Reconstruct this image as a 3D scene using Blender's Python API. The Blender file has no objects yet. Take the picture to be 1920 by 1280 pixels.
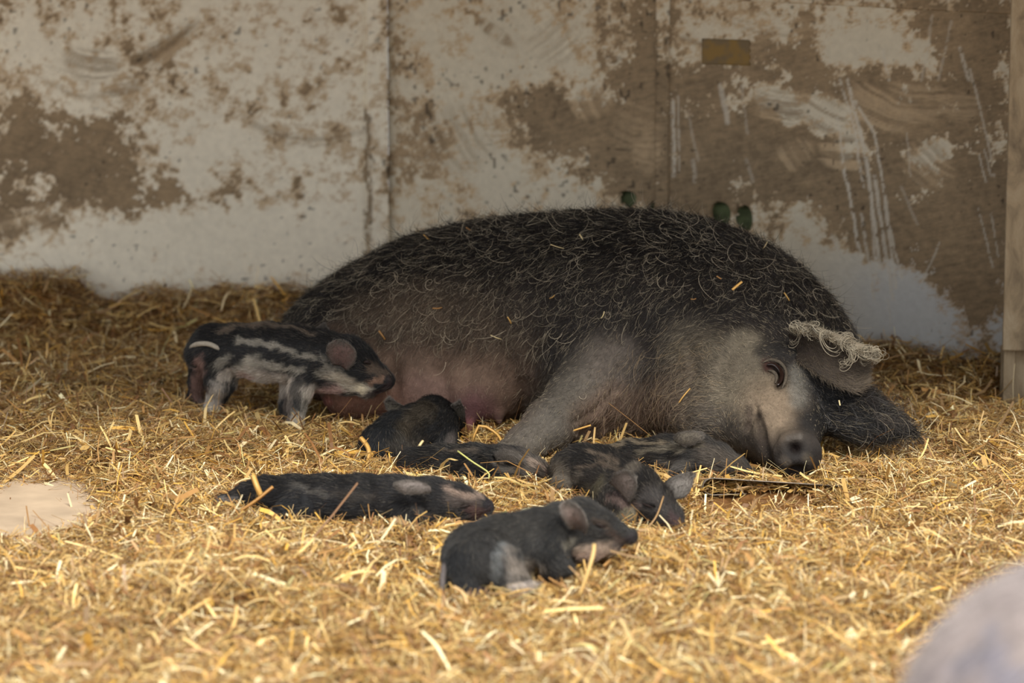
import bpy, math, random
import numpy as np
from mathutils import Vector, Matrix

# ------------------------------------------------------------------ camera, world, lights
SC = bpy.context.scene
F_PX, PITCH, CAM_H = 7000.0, math.radians(11.0), 2.1
cam_d = bpy.data.cameras.new('camera'); cam = bpy.data.objects.new('camera', cam_d)
SC.collection.objects.link(cam); SC.camera = cam
cam.location = (0, 0, CAM_H); cam.rotation_euler = (math.radians(90) - PITCH, 0, 0)
cam_d.sensor_width = 36.0; cam_d.lens = F_PX / 1920 * 36.0
cam_d.clip_start = 0.1; cam_d.clip_end = 200
cam_d.dof.use_dof = True; cam_d.dof.focus_distance = 9.35; cam_d.dof.aperture_fstop = 2.3
SC.view_settings.view_transform = 'Standard'; SC.view_settings.look = 'None'
SC.view_settings.gamma = 1.0; SC.view_settings.use_curve_mapping = False
SC.view_settings.exposure = 0.25
world = bpy.data.worlds.new('overcast_sky'); SC.world = world; world.use_nodes = True
bg = world.node_tree.nodes['Background']
bg.inputs[0].default_value = (0.95, 0.97, 1.0, 1); bg.inputs[1].default_value = 1.42
sun_d = bpy.data.lights.new('sun', 'SUN'); sun = bpy.data.objects.new('sun', sun_d)
SC.collection.objects.link(sun); sun_d.energy = 4.0; sun_d.angle = math.radians(24); sun_d.color = (1.0, 0.95, 0.86)
sun.rotation_euler = Vector((-0.22, 0.75, -1.0)).to_track_quat('-Z', 'Y').to_euler()
ROOF_Y, ROOF_Z = 8.25, 1.66

# ------------------------------------------------------------------ picture point -> point in space
CP, SP = math.cos(PITCH), math.sin(PITCH)
def W(px, py, Y):
    a, b = (px - 960) / F_PX, -(py - 640) / F_PX
    t = Y / (CP + b * SP)
    return np.array([a * t, Y, CAM_H + t * (-SP + b * CP)])
def scl(Y): return F_PX / (Y * 1.03)
def proj(p):
    d = p[..., 1] * CP - (p[..., 2] - CAM_H) * SP
    up = p[..., 1] * SP + (p[..., 2] - CAM_H) * CP
    return 960 + F_PX * p[..., 0] / d, 640 - F_PX * up / d

# ------------------------------------------------------------------ noise
def _h(i, j, k, s):
    n = (i * 374761393 + j * 668265263 + k * 1442695041 + s * 974634777) & 0xffffffff
    n = ((n ^ (n >> 13)) * 1274126177) & 0xffffffff
    return ((n ^ (n >> 16)) & 0xffff) / 65535.0
def vnoise(p, s, seed=0):
    q = np.asarray(p, dtype=np.float64) * s + 1000.0
    i = np.floor(q).astype(np.int64); f = q - i; f = f * f * (3 - 2 * f)
    o = 0
    for a in (0, 1):
        for b in (0, 1):
            for c in (0, 1):
                w = (f[..., 0] if a else 1 - f[..., 0]) * (f[..., 1] if b else 1 - f[..., 1]) * (f[..., 2] if c else 1 - f[..., 2])
                o = o + w * _h(i[..., 0] + a, i[..., 1] + b, i[..., 2] + c, seed)
    return o
def fbm(p, s, n=4, seed=0, g=0.5):
    o, a, t = 0, 1.0, 0
    for k in range(n):
        o = o + a * vnoise(p, s * 2.03 ** k, seed + k * 7); t += a; a *= g
    return o / t
def sstep(a, b, x):
    t = np.clip((x - a) / (b - a), 0, 1); return t * t * (3 - 2 * t)
RNG = np.random.default_rng(7)

# ------------------------------------------------------------------ object helpers
COL = SC.collection
def link(name, data, parent=None, mat=None):
    o = bpy.data.objects.new(name, data); COL.objects.link(o)
    if parent is not None: o.parent = parent
    if mat is not None: data.materials.append(mat)
    return o
def tag(o, label=None, cat=None, group=None, kind=None):
    if label: o['label'] = label
    if cat: o['category'] = cat
    if group: o['group'] = group
    if kind: o['kind'] = kind
    return o
def mesh(name, V, Fc, col=None, smooth=True):
    me = bpy.data.meshes.new(name)
    V = np.asarray(V, dtype=np.float32); Fc = np.asarray(Fc, dtype=np.int32)
    n = Fc.shape[1]
    me.vertices.add(len(V)); me.vertices.foreach_set('co', V.ravel())
    me.loops.add(Fc.size); me.loops.foreach_set('vertex_index', Fc.ravel())
    me.polygons.add(len(Fc)); me.polygons.foreach_set('loop_start', np.arange(len(Fc), dtype=np.int32) * n)
    me.polygons.foreach_set('use_smooth', np.full(len(Fc), smooth))
    me.update(calc_edges=True)
    if col is not None:
        at = me.color_attributes.new('col', 'FLOAT_COLOR', 'POINT')
        c = np.ones((len(V), 4), dtype=np.float32); c[:, :col.shape[1]] = col
        at.data.foreach_set('color', c.ravel())
    me.validate()
    return me
def lin(r, g, b):
    f = lambda c: ((c / 255 + 0.055) / 1.055) ** 2.4 if c > 10 else c / 255 / 12.92
    return np.array([f(r), f(g), f(b)])
def quads_box(lo, hi):
    x0, y0, z0 = lo; x1, y1, z1 = hi
    V = [(x0,y0,z0),(x1,y0,z0),(x1,y1,z0),(x0,y1,z0),(x0,y0,z1),(x1,y0,z1),(x1,y1,z1),(x0,y1,z1)]
    Fc = [(0,3,2,1),(4,5,6,7),(0,1,5,4),(1,2,6,5),(2,3,7,6),(3,0,4,7)]
    return np.array(V, float), np.array(Fc)
def board(name, a, b, z0, z1, th, parent, mat, bev=0.002, ztop_b=None):
    """vertical board from plan point a to b, thickness th away from the viewer"""
    a = np.array(a, float); b = np.array(b, float); d = b - a; L = np.linalg.norm(d); d /= L; n = np.array([-d[1], d[0]])
    V, Fc = quads_box((0, 0, z0), (L, th, z1))
    W3 = np.stack([a[0] + V[:, 0] * d[0] + V[:, 1] * n[0], a[1] + V[:, 0] * d[1] + V[:, 1] * n[1], V[:, 2]], 1)
    o = link(name, mesh(name, W3, Fc, smooth=False), parent, mat)
    m = o.modifiers.new('bevel', 'BEVEL'); m.width = bev; m.segments = 2
    return o

# ------------------------------------------------------------------ materials
def nodes(name):
    m = bpy.data.materials.new(name); m.use_nodes = True
    t = m.node_tree; return m, t, t.nodes['Principled BSDF']
def attr_mat(name, rough=0.7, spec=0.3, bump=0.0, bscale=300, trans=0.0, aname='col', var=0.0):
    m, t, p = nodes(name)
    a = t.nodes.new('ShaderNodeAttribute'); a.attribute_name = aname
    p.inputs['Roughness'].default_value = rough; p.inputs['Specular IOR Level'].default_value = spec
    src = a.outputs['Color']
    if var > 0:
        no = t.nodes.new('ShaderNodeTexNoise'); no.inputs['Scale'].default_value = bscale * .6; no.inputs['Detail'].default_value = 4
        tc = t.nodes.new('ShaderNodeTexCoord'); t.links.new(tc.outputs['Object'], no.inputs['Vector'])
        mr = t.nodes.new('ShaderNodeMapRange'); mr.inputs[3].default_value = 1 - var; mr.inputs[4].default_value = 1 + var
        mr.inputs[1].default_value = .3; mr.inputs[2].default_value = .7
        mx = t.nodes.new('ShaderNodeVectorMath'); mx.operation = 'SCALE'
        t.links.new(no.outputs[0], mr.inputs[0]); t.links.new(src, mx.inputs[0]); t.links.new(mr.outputs[0], mx.inputs['Scale'])
        src = mx.outputs[0]
    t.links.new(src, p.inputs['Base Color'])
    if bump > 0:
        no = t.nodes.new('ShaderNodeTexNoise'); no.inputs['Scale'].default_value = bscale; no.inputs['Detail'].default_value = 3
        tc = t.nodes.new('ShaderNodeTexCoord'); t.links.new(tc.outputs['Object'], no.inputs['Vector'])
        b = t.nodes.new('ShaderNodeBump'); b.inputs['Strength'].default_value = bump; b.inputs['Distance'].default_value = 0.004
        t.links.new(no.outputs[0], b.inputs['Height']); t.links.new(b.outputs[0], p.inputs['Normal'])
    if trans > 0:
        tr = t.nodes.new('ShaderNodeBsdfTranslucent'); mix = t.nodes.new('ShaderNodeMixShader')
        mix.inputs[0].default_value = trans; out = t.nodes['Material Output']
        t.links.new(src, tr.inputs[0]); t.links.new(p.outputs[0], mix.inputs[1]); t.links.new(tr.outputs[0], mix.inputs[2])
        t.links.new(mix.outputs[0], out.inputs[0])
    return m
M_SKIN = attr_mat('pig_skin', .75, .15, .5, 180, var=.12)
M_HAIR = attr_mat('pig_hair', .45, .30)
M_EAR = attr_mat('ear_skin', .7, .25, .3, 250, trans=.12)
M_STRAW = attr_mat('straw', .42, .5, trans=.18)
M_BED = attr_mat('straw_bed', .8, .2, 1.0, 120, var=.4)
def simple_mat(name, c, rough=.6, spec=.4, metal=0.0, scale=40, var=.25, bump=.2):
    m, t, p = nodes(name)
    p.inputs['Roughness'].default_value = rough; p.inputs['Specular IOR Level'].default_value = spec
    p.inputs['Metallic'].default_value = metal
    no = t.nodes.new('ShaderNodeTexNoise'); no.inputs['Scale'].default_value = scale; no.inputs['Detail'].default_value = 6
    tc = t.nodes.new('ShaderNodeTexCoord'); t.links.new(tc.outputs['Object'], no.inputs['Vector'])
    r = t.nodes.new('ShaderNodeValToRGB'); r.color_ramp.elements[0].position = .3; r.color_ramp.elements[1].position = .7
    c = np.array(c)
    r.color_ramp.elements[0].color = (*np.clip(c * (1 - var), 0, 1), 1); r.color_ramp.elements[1].color = (*np.clip(c * (1 + var), 0, 1), 1)
    t.links.new(no.outputs[0], r.inputs[0]); t.links.new(r.outputs[0], p.inputs['Base Color'])
    b = t.nodes.new('ShaderNodeBump'); b.inputs['Strength'].default_value = bump; b.inputs['Distance'].default_value = 0.003
    t.links.new(no.outputs[0], b.inputs['Height']); t.links.new(b.outputs[0], p.inputs['Normal'])
    return m
M_EYE = simple_mat('wet_dark_eye', lin(30, 18, 14), .28, .6, var=.1, bump=0)
M_CONC = simple_mat('dusty_concrete', lin(172, 152, 128), .85, .2, scale=9, var=.18, bump=.3)
M_METAL = simple_mat('dull_sheet_metal', lin(120, 112, 102), .45, .5, .6, scale=60, var=.2, bump=.1)
M_GREEN = simple_mat('dark_green_board', lin(88, 98, 66), .6, .3, scale=25, var=.5, bump=.5)
M_ROOF = simple_mat('roof_boards', lin(110, 95, 75), .8, .2, scale=12, var=.3, bump=.3)
M_SLIT = simple_mat('closed_eyelid_line', lin(34, 26, 24), .7, .2, var=.2, bump=0)
M_LID = simple_mat('eyelid_skin', lin(74, 66, 56), .8, .3, scale=150, var=.3, bump=.4)
M_HOOF = simple_mat('hoof_horn', lin(70, 62, 55), .5, .4, scale=80, var=.2, bump=.1)

# ------------------------------------------------------------------ the setting: floor, ceiling, walls
CORNER = np.array([-0.372, 11.13]); RWALL_D = np.array([math.cos(math.radians(-27)), math.sin(math.radians(-27))])
RW_L = 2.02
LW_L = 1.95; LW_D = np.array([-math.cos(math.radians(3)), -math.sin(math.radians(3))])
def plan(o, d, s): return (o[0] + d[0] * s, o[1] + d[1] * s)

# paint, dirt and some painted-in light on the wall panels; positions in picture units, evaluated at the wall's own surface
def seg_d(x, y, pts):
    """distance to polyline"""
    if len(pts) == 1: return np.hypot(x - pts[0][0], y - pts[0][1])
    o = None
    for (ax, ay), (bx, by) in zip(pts[:-1], pts[1:]):
        dx, dy = bx - ax, by - ay; t = np.clip(((x - ax) * dx + (y - ay) * dy) / (dx * dx + dy * dy + 1e-9), 0, 1)
        d = np.hypot(x - ax - t * dx, y - ay - t * dy); o = d if o is None else np.minimum(o, d)
    return o
MUD = [  # cx, cy, rx, ry, angle, strength (+ mud, - clean paint)
 (120,255,115,70,10,1.3),(40,330,110,90,0,.9),(165,320,90,70,0,1.1),(270,368,110,38,8,1.0),(340,372,50,22,0,.8),(10,430,90,50,-15,1.1),(200,215,40,25,0,.8),
 (255,115,45,38,0,.9),(330,88,75,14,-32,1.0),(100,72,70,28,25,.55),(20,15,80,25,0,.5),(452,215,38,22,-10,.9),(450,330,24,22,30,.9),(572,340,36,16,-20,.9),
 (545,372,12,32,15,.9),(430,372,16,34,0,.7),(468,370,8,24,-10,.7),(580,50,11,17,10,1.1),(560,62,10,14,0,.5),(605,207,14,10,0,.8),(520,178,60,10,0,.45),(655,190,14,70,0,.45),
 (460,440,12,24,0,.35),(320,165,30,20,0,.4),(380,170,70,14,10,.35),(530,250,60,10,10,.4),(600,300,20,60,0,.3),(300,330,60,8,10,.6),
 (150,125,100,42,15,-.8),(120,190,75,26,0,-.6),(60,70,40,35,0,-.4),(330,270,90,60,0,-.7),(500,290,90,40,0,-.5),(350,450,320,50,-6,-1.0),(540,470,180,60,0,-1.0),(120,510,200,45,-10,-1.1),(500,120,80,40,0,-.5),(65,345,16,34,25,-.8),(110,268,9,16,0,-1.2),(450,50,120,40,0,-.4),
 (742,60,18,80,0,.55),(742,240,16,160,0,.6),(792,215,34,60,-20,.8),(830,290,42,70,-15,.9),(882,35,16,24,0,1.1),(925,65,10,44,-35,.9),(850,215,14,14,0,.8),(945,212,34,20,0,.7),
 (1085,235,100,52,8,1.5),(1040,205,60,30,20,.8),(1170,250,90,55,0,1.3),(1220,120,26,140,0,.9),(1225,260,24,120,0,1.0),(1180,150,60,60,0,.7),(1120,130,40,60,10,.5),(1080,40,8,30,-35,.6),(1060,290,70,30,10,.7),(1150,300,60,50,0,1.0),(980,320,30,40,0,.5),(790,350,40,30,0,.3),(1180,330,60,40,0,.7),
 (1030,95,95,55,10,-.9),(880,150,75,60,0,-.8),(1000,345,90,55,20,-1.0),(900,330,60,50,0,-.6),(1100,185,22,40,30,-.7),(1120,350,40,30,20,-.5),(860,90,40,60,0,-.3),(960,40,60,30,0,-.4),(1215,285,16,32,0,-.35),
 (1570,250,330,330,0,.75),(1800,150,80,200,0,1.2),(1430,160,130,45,8,1.0),(1480,270,90,60,0,1.6),(1560,340,120,60,20,1.5),(1300,250,50,140,0,.9),(1360,330,80,60,0,1.0),(1700,260,90,50,-20,1.2),(1700,400,100,60,-30,1.3),(1850,300,40,300,0,.8),(1780,490,90,90,0,1.3),(1850,520,30,150,0,.9),(1600,420,60,60,0,.9),(1440,420,60,60,0,.6),(1290,390,60,40,0,.9),(1870,60,30,50,0,.9),(1480,40,60,40,0,.6),(1720,160,60,30,10,.4),
 (1630,85,70,30,8,-2.2),(1710,100,70,22,20,-1.3),(1420,45,55,26,-10,-1.1),(1465,195,56,26,8,-3.2),(1550,220,34,28,25,-2.8),(1575,285,34,26,0,-2.6),(1615,215,40,20,0,-1.2),(1490,290,24,28,0,-1.0),(1350,100,90,14,5,-.8),(1440,130,80,8,8,-1.0),(1460,110,100,34,5,.9),(1350,60,60,30,0,.4),(1640,185,60,26,15,1.3),(1560,165,50,16,10,.9),(1690,230,60,30,0,.8),(1400,240,60,30,0,.8),(1330,200,26,50,-15,-.7),
 (1640,60,26,30,0,-1.0),(1780,190,44,30,10,-1.0),(1760,290,44,30,10,-1.2),(1725,320,26,34,0,-1.2),(1860,250,20,60,0,-.8),(1640,250,50,30,0,-1.0),(1690,350,20,60,0,-.6),
 (1545,520,90,70,15,-1.6),(1640,600,120,60,0,-1.8),(1480,470,60,40,30,-1.1),(1700,570,70,40,10,-.9),(1440,400,40,50,20,-.5),(1600,450,40,90,0,-.5),(1680,430,24,60,0,-.5),(1400,360,40,14,0,-.5),(1750,360,34,50,0,-.7),(1820,600,50,30,0,-.5),(1560,570,120,60,0,-.8),
]
SCR = [  # scratches down to the paint: points, half width, strength
 ([(1590,150),(1625,300),(1650,500)],4,1),([(1605,190),(1640,250),(1668,420),(1690,520)],3,.9),([(1575,150),(1600,230),(1620,350)],3,.8),([(1352,160),(1365,230)],5,.8),([(1580,300),(1615,480)],3.5,1),
 ([(1570,220),(1588,340),(1600,400)],2.5,.8),([(1640,330),(1660,470),(1675,560)],4,.9),([(1655,340),(1680,540)],3,.9),([(1632,340),(1642,520)],3,.8),([(1785,40),(1760,150)],3,.5),([(1750,30),(1728,150)],3,.5),([(1800,90),(1818,150)],4,.8),
 ([(1820,130),(1840,210),(1865,330)],2.5,.7),([(1835,290),(1850,340)],2,.8),([(1845,280),(1860,330)],2,.7),([(1835,390),(1862,500)],2,.8),([(1860,400),(1872,480)],2,.7),([(1762,455),(1728,530)],2,.7),([(1655,95),(1668,150)],3,.8),([(1690,350),(1720,420)],3,.4),
 ([(1262,190),(1264,330)],4,.9),([(1272,180),(1274,320)],2,.7),([(1300,300),(1304,340)],4,.6),([(1665,560),(1672,640)],2,.6),([(1290,210),(1310,300)],3,.4),([(1400,300),(1412,340)],4,.4),([(1615,400),(1640,560)],3,.8),([(1560,440),(1590,520)],3,.6),([(1390,160),(1402,250)],3,.4),([(1700,250),(1708,330)],2,.5),
]
def wall_paint(P, uz, seed, shade_col=None):
    x, y = proj(P)
    q = np.stack([uz[:, 0], uz[:, 1], np.full(len(uz), seed * 3.1)], 1)
    wx = (fbm(q, 9, 5, 3, .6) - .5) * 110; wy = (fbm(q, 9, 5, 11, .6) - .5) * 110
    xx, yy = x + wx, y + wy
    b = np.full(len(x), -.12)
    for cx, cy, rx, ry, an, s in MUD:
        a = math.radians(an); dx, dy = xx - cx, yy - cy
        r2 = ((dx * math.cos(a) + dy * math.sin(a)) / rx) ** 2 + ((-dx * math.sin(a) + dy * math.cos(a)) / ry) ** 2
        b += s * np.exp(-r2 * .8)
    n1 = .5 + (fbm(q, 14, 7, 21, .68) - .5) * 1.7; n2 = .5 + (fbm(q, 60, 5, 31, .7) - .5) * 1.6; n3 = .5 + (fbm(q, 5, 3, 41) - .5) * 1.5
    brush = fbm(np.stack([q[:, 0] * 5 + q[:, 1] * 2, q[:, 1] * 38 - q[:, 0] * 10, q[:, 2]], 1), 6, 4, 51)
    thick = sstep(.30, .42, b * .52 + (n1 - .5) * 1.15 + (n2 - .5) * 1.05 + (n3 - .5) * .25)
    thin = sstep(-.22, .40, b * .5 + (n1 - .5) * 1.6 + (n2 - .5) * 1.1 + (brush - .5) * .9)
    thick = smear(x + wx * .15, y + wy * .15, q, thick)
    sc = np.zeros(len(x))
    for pts, w, s in SCR:
        d = seg_d(x + (n1 - .5) * 5, y, pts)
        sc = np.maximum(sc, s * (1 - sstep(w * .5, w * 1.3, d)) * sstep(.3, .5, n2 + .08))
    x_ = seg_d(x + (n2 - .5) * 14, y, [(686, 210), (690, 300), (689, 480)]); thick = np.maximum(thick, (1 - sstep(4, 9, x_)) * sstep(.3, .45, n1) * .9)
    specks = sstep(.80, .83, vnoise(q, 75, 61)) * sstep(.45, .6, fbm(q, 8, 2, 63))
    paint = (lin(224, 217, 198) if seed in (1, 6) else lin(200, 192, 172))[None] * (1 - .10 * (n3[:, None] - .5)); paint = paint * (1 - .12 * (n2[:, None] - .4))  # left wall paint lightened to stand in for its stronger light
    cool_light = sstep(1450, 1700, x) * sstep(400, 560, y)  # bluish cast of the front daylight, painted into the lower right
    paint = paint * (1 - cool_light[:, None]) + lin(186, 188, 186)[None] * cool_light[:, None]
    tan = lin(172, 144, 106)[None] * (1 + .4 * (n2[:, None] - .5)); tan = tan * (1 - cool_light[:, None] * .1)
    mud = lin(131, 113, 88)[None] * (1 + .5 * (n2[:, None] - .5)) * (1 + .7 * (brush[:, None] - .5)) * (1 + .5 * (n3[:, None] - .5))
    c = paint * (1 - thin[:, None] * .75) + tan * thin[:, None] * .75
    c = c * (1 - thick[:, None]) + mud * thick[:, None]
    c = c * (1 - sc[:, None] * .75) + lin(196, 190, 176)[None] * sc[:, None] * .75
    c = c * (1 - specks[:, None] * .6)
    h = thick * .0022 - sc * .001
    return np.clip(c, 0, 1), h
SMEAR = [(1465,200,62,34,6,1.0,0),(1545,215,46,34,30,.9,0),(1580,285,44,34,0,.9,0),(1650,210,70,36,25,.8,0),(1490,290,30,34,60,.7,0),(1720,190,60,40,5,.6,0),(1740,310,50,50,40,.6,0),(1800,200,40,30,5,.5,0),
 (170,125,60,40,10,.8,0),(230,170,40,30,-10,.7,0),(310,90,80,22,-32,.9,1),(150,160,90,26,8,.6,0),(1110,190,30,40,60,.7,0),(1200,230,50,60,20,.4,1),(1215,290,30,40,0,.6,0),(1040,70,60,60,-40,.4,0),(930,60,14,50,-55,.8,1),(560,260,120,14,8,.5,1),(1350,90,90,10,5,.6,1),(1440,50,90,30,8,.5,0),(860,260,70,90,60,.4,1),(60,420,70,30,-20,.5,0)]
def smear(x, y, q, thick):
    for cx, cy, rx, ry, an, wt, inv in SMEAR:
        a = math.radians(an); dx, dy = x - cx, y - cy
        m = np.abs(dx) + np.abs(dy) < 4 * (rx + ry)
        if not m.any(): continue
        u = dx * math.cos(a) + dy * math.sin(a); v = -dx * math.sin(a) + dy * math.cos(a) + .0022 * u * u
        r2 = (u / rx) ** 2 + (v / ry) ** 2
        st = fbm(np.stack([u * .006, v * .16, np.full(len(u), cx * .1)], 1), 1.0, 4, 71, .65)
        t = sstep(.38, .62, st); t = 1 - (1 - t) * .8 if inv else t * .75
        w = wt * (1 - sstep(.5, 1.3, r2 + (st - .5) * 1.2)); thick = thick * (1 - w) + w * t
    return thick
HOLES = [(1175, 374, 17, 16), (1351, 404, 18, 27), (1393, 411, 17, 25)]
def wall_panel(name, o, d, s0, s1, z0, z1, step, parent, mat, seed, holes=False, proud=0.0, hole_px=True):
    nx = max(2, int((s1 - s0) / step)); nz = max(2, int((z1 - z0) / step))
    S, Z = np.meshgrid(np.linspace(s0, s1, nx + 1), np.linspace(z0, z1, nz + 1), indexing='ij')
    S = S.ravel(); Z = Z.ravel(); n = np.array([d[1], -d[0]])
    if n[1] > 0: n = -n
    P = np.stack([o[0] + d[0] * S, o[1] + d[1] * S, Z], 1)
    dead = np.zeros(nx * nz, bool); rims = []
    if holes:
        for cx, cy, rx, ry in HOLES:
            # hole centre in wall coordinates
            best = np.argmin(np.hypot(*(np.array(proj(P)) - np.array([[cx], [cy]]))))
            cs, cz = S[best], Z[best]; k = 1.0 / scl(P[best, 1]); a, b = rx * k / abs(d[0]), ry * k
            ds, dz = S - cs, Z - cz; ang = np.arctan2(dz / b, ds / a); r = np.hypot(ds / a, dz / b)
            I0 = np.arange((nx + 1) * (nz + 1)).reshape(nx + 1, nz + 1)
            Q0 = np.stack([I0[:-1, :-1], I0[1:, :-1], I0[1:, 1:], I0[:-1, 1:]], -1).reshape(-1, 4)
            kq = r[Q0].mean(1) < 1; dead |= kq
            inn = np.zeros(len(P), bool); inn[Q0[kq].ravel()] = True; out = np.zeros(len(P), bool); out[Q0[~kq].ravel()] = True
            near = inn & out; rr = 1 + 0.06 * np.sin(ang * 3 + cx)
            S = np.where(near, cs + a * rr * np.cos(ang), S); Z = np.where(near, cz + b * rr * np.sin(ang), Z)
            rims.append((cs, cz, a, b))
        P = np.stack([o[0] + d[0] * S, o[1] + d[1] * S, Z], 1)
    c, h = wall_paint(P, np.stack([S, Z], 1), seed)
    P[:, 0] += n[0] * (h + proud); P[:, 1] += n[1] * (h + proud)
    I = np.arange((nx + 1) * (nz + 1)).reshape(nx + 1, nz + 1)
    Q = np.stack([I[:-1, :-1], I[1:, :-1], I[1:, 1:], I[:-1, 1:]], -1).reshape(-1, 4)
    if d[0] < 0: Q = Q[:, ::-1]
    Q = Q[~dead]
    ob = link(name, mesh(name, P, Q, c), parent, mat)
    so = ob.modifiers.new('thickness', 'SOLIDIFY'); so.thickness = 0.018 + proud; so.offset = -1; so.use_rim_only = True
    return ob, rims, n
M_WALL = attr_mat('muddy_painted_panel', .7, .3, .35, 90, var=.05)

wl = link('wall_left', None); tag(wl, kind='structure')
wall_panel('panel', CORNER, LW_D, 0.02, LW_L, -.03, 1.72, .005, wl, M_WALL, 1)
wb = link('wall_back', None); tag(wb, kind='structure')
SPL = 0.890
_, r1, nn = wall_panel('panel', CORNER, RWALL_D, 0.0, SPL, -.03, 1.30, .0045, wb, M_WALL, 2, holes=True)
_, r2, _ = wall_panel('panel', CORNER, RWALL_D, SPL + .004, RW_L, -.03, 1.034, .0045, wb, M_WALL, 3, holes=True)
wall_panel('batten', CORNER, RWALL_D, SPL - .004, SPL + .038, -.03, 1.30, .005, wb, M_WALL, 4, proud=.007)
wall_panel('top_rail', CORNER, RWALL_D, SPL + .044, RW_L, 1.026, 1.72, .006, wb, M_WALL, 5, proud=.011)
wall_panel('top_rail', CORNER, RWALL_D, 0.0, SPL + .03, 1.305, 1.72, .006, wb, M_WALL, 5, proud=.004)
tr = link('trim_1', None); tag(tr, kind='structure')
wall_panel('corner_board', CORNER + np.array([0, -.016]), LW_D, .0, .062, -.03, 1.72, .005, tr, M_WALL, 6, proud=.006)
# things behind the holes
gb = board('green_board', plan(CORNER, RWALL_D, .55), plan(CORNER, RWALL_D, 1.35), .1, .62, .01, wb, M_GREEN)
gb.location = (-nn[0] * .035, -nn[1] * .035, 0)

ROOF = link('ceiling', mesh('ceiling', *quads_box((-2.9, ROOF_Y, ROOF_Z), (2.2, 11.5, ROOF_Z + .04)), smooth=False), None, M_ROOF); tag(ROOF, kind='structure')
FL = link('floor', mesh('floor', *quads_box((-9, -1, -.08), (9, 14, -.022)), smooth=False), None, M_CONC); tag(FL, kind='structure')

# right hand jamb: two stacked boards seen face on
def wood_mat():
    m, t, p = nodes('muddy_grey_board'); p.inputs['Roughness'].default_value = .8; p.inputs['Specular IOR Level'].default_value = .2
    tc = t.nodes.new('ShaderNodeTexCoord'); mp = t.nodes.new('ShaderNodeMapping'); mp.inputs['Scale'].default_value = (11, 11, 5)
    no = t.nodes.new('ShaderNodeTexNoise'); no.inputs['Scale'].default_value = 1.6; no.inputs['Detail'].default_value = 9; no.inputs['Roughness'].default_value = .65; no.inputs['Distortion'].default_value = .6
    r = t.nodes.new('ShaderNodeValToRGB'); e = r.color_ramp.elements
    e[0].position = .3; e[0].color = (*lin(98, 86, 70), 1); e[1].position = .72; e[1].color = (*lin(158, 144, 120), 1)
    x = e.new(.5); x.color = (*lin(138, 122, 98), 1)
    t.links.new(tc.outputs['Object'], mp.inputs[0]); t.links.new(mp.outputs[0], no.inputs['Vector']); t.links.new(no.outputs[0], r.inputs[0]); t.links.new(r.outputs[0], p.inputs['Base Color'])
    b = t.nodes.new('ShaderNodeBump'); b.inputs['Strength'].default_value = .6; b.inputs['Distance'].default_value = .004
    t.links.new(no.outputs[0], b.inputs['Height']); t.links.new(b.outputs[0], p.inputs['Normal']); return m
M_WOOD = wood_mat()
wr = link('wall_right', None); tag(wr, kind='structure')
pj = W(1876, 650, 9.98)
board('upper_board', (pj[0] - .002, 9.93), (pj[0] + .30, 9.895), W(1890, 652, 9.97)[2], 1.72, .03, wr, M_WOOD, .004)
board('lower_board', (pj[0] + .002, 9.985), (pj[0] + .30, 9.95), -.02, W(1890, 649, 9.97)[2] - .004, .03, wr, M_WOOD, .003)
board('side_panel', (pj[0] + .035, 9.95), (pj[0] + .10, 10.45), -.02, 1.72, .03, wr, M_WOOD, .003)

# worn yellow sticker on the wall
def on_wall(px, py, off):
    lo, hi = 0.0, RW_L
    for _ in range(40):
        m = (lo + hi) / 2; q = CORNER + RWALL_D * m
        if 960 + F_PX * q[0] / (q[1] * 1.0) > px + 0: hi = m
        else: lo = m
    for _ in range(5):
        q = CORNER + RWALL_D * m; P = W(px, py, q[1]); m += (P[0] - q[0]) / RWALL_D[0] * .8
    q = CORNER + RWALL_D * m
    return np.array([q[0] + nn[0] * off, q[1] + nn[1] * off, W(px, py, q[1])[2]]), m
nX, nZ = 24, 14
V = []
for i in range(nX + 1):
    for j in range(nZ + 1):
        px = 1317 + 90 * i / nX + (2 * math.sin(j * 1.7) if i == nX else 0); py = 120 - 48 * j / nZ + 3 * i / nX
        V.append(on_wall(px, py, .0035)[0])
V = np.array(V); I = np.arange(len(V)).reshape(nX + 1, nZ + 1)
Q = np.stack([I[:-1, :-1], I[1:, :-1], I[1:, 1:], I[:-1, 1:]], -1).reshape(-1, 4)
w = sstep(.36, .52, fbm(V, 24, 4, 5))[:, None]
c = lin(128, 102, 52) * (1 - w) + lin(108, 92, 66) * w
st = link('yellow_sticker', mesh('yellow_sticker', V, Q, c), None, attr_mat('worn_sticker', .6, .3)); st.modifiers.new('t', 'SOLIDIFY').thickness = .001
tag(st, 'worn yellow rectangular sticker stuck high on the muddy back wall', 'sticker')

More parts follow.
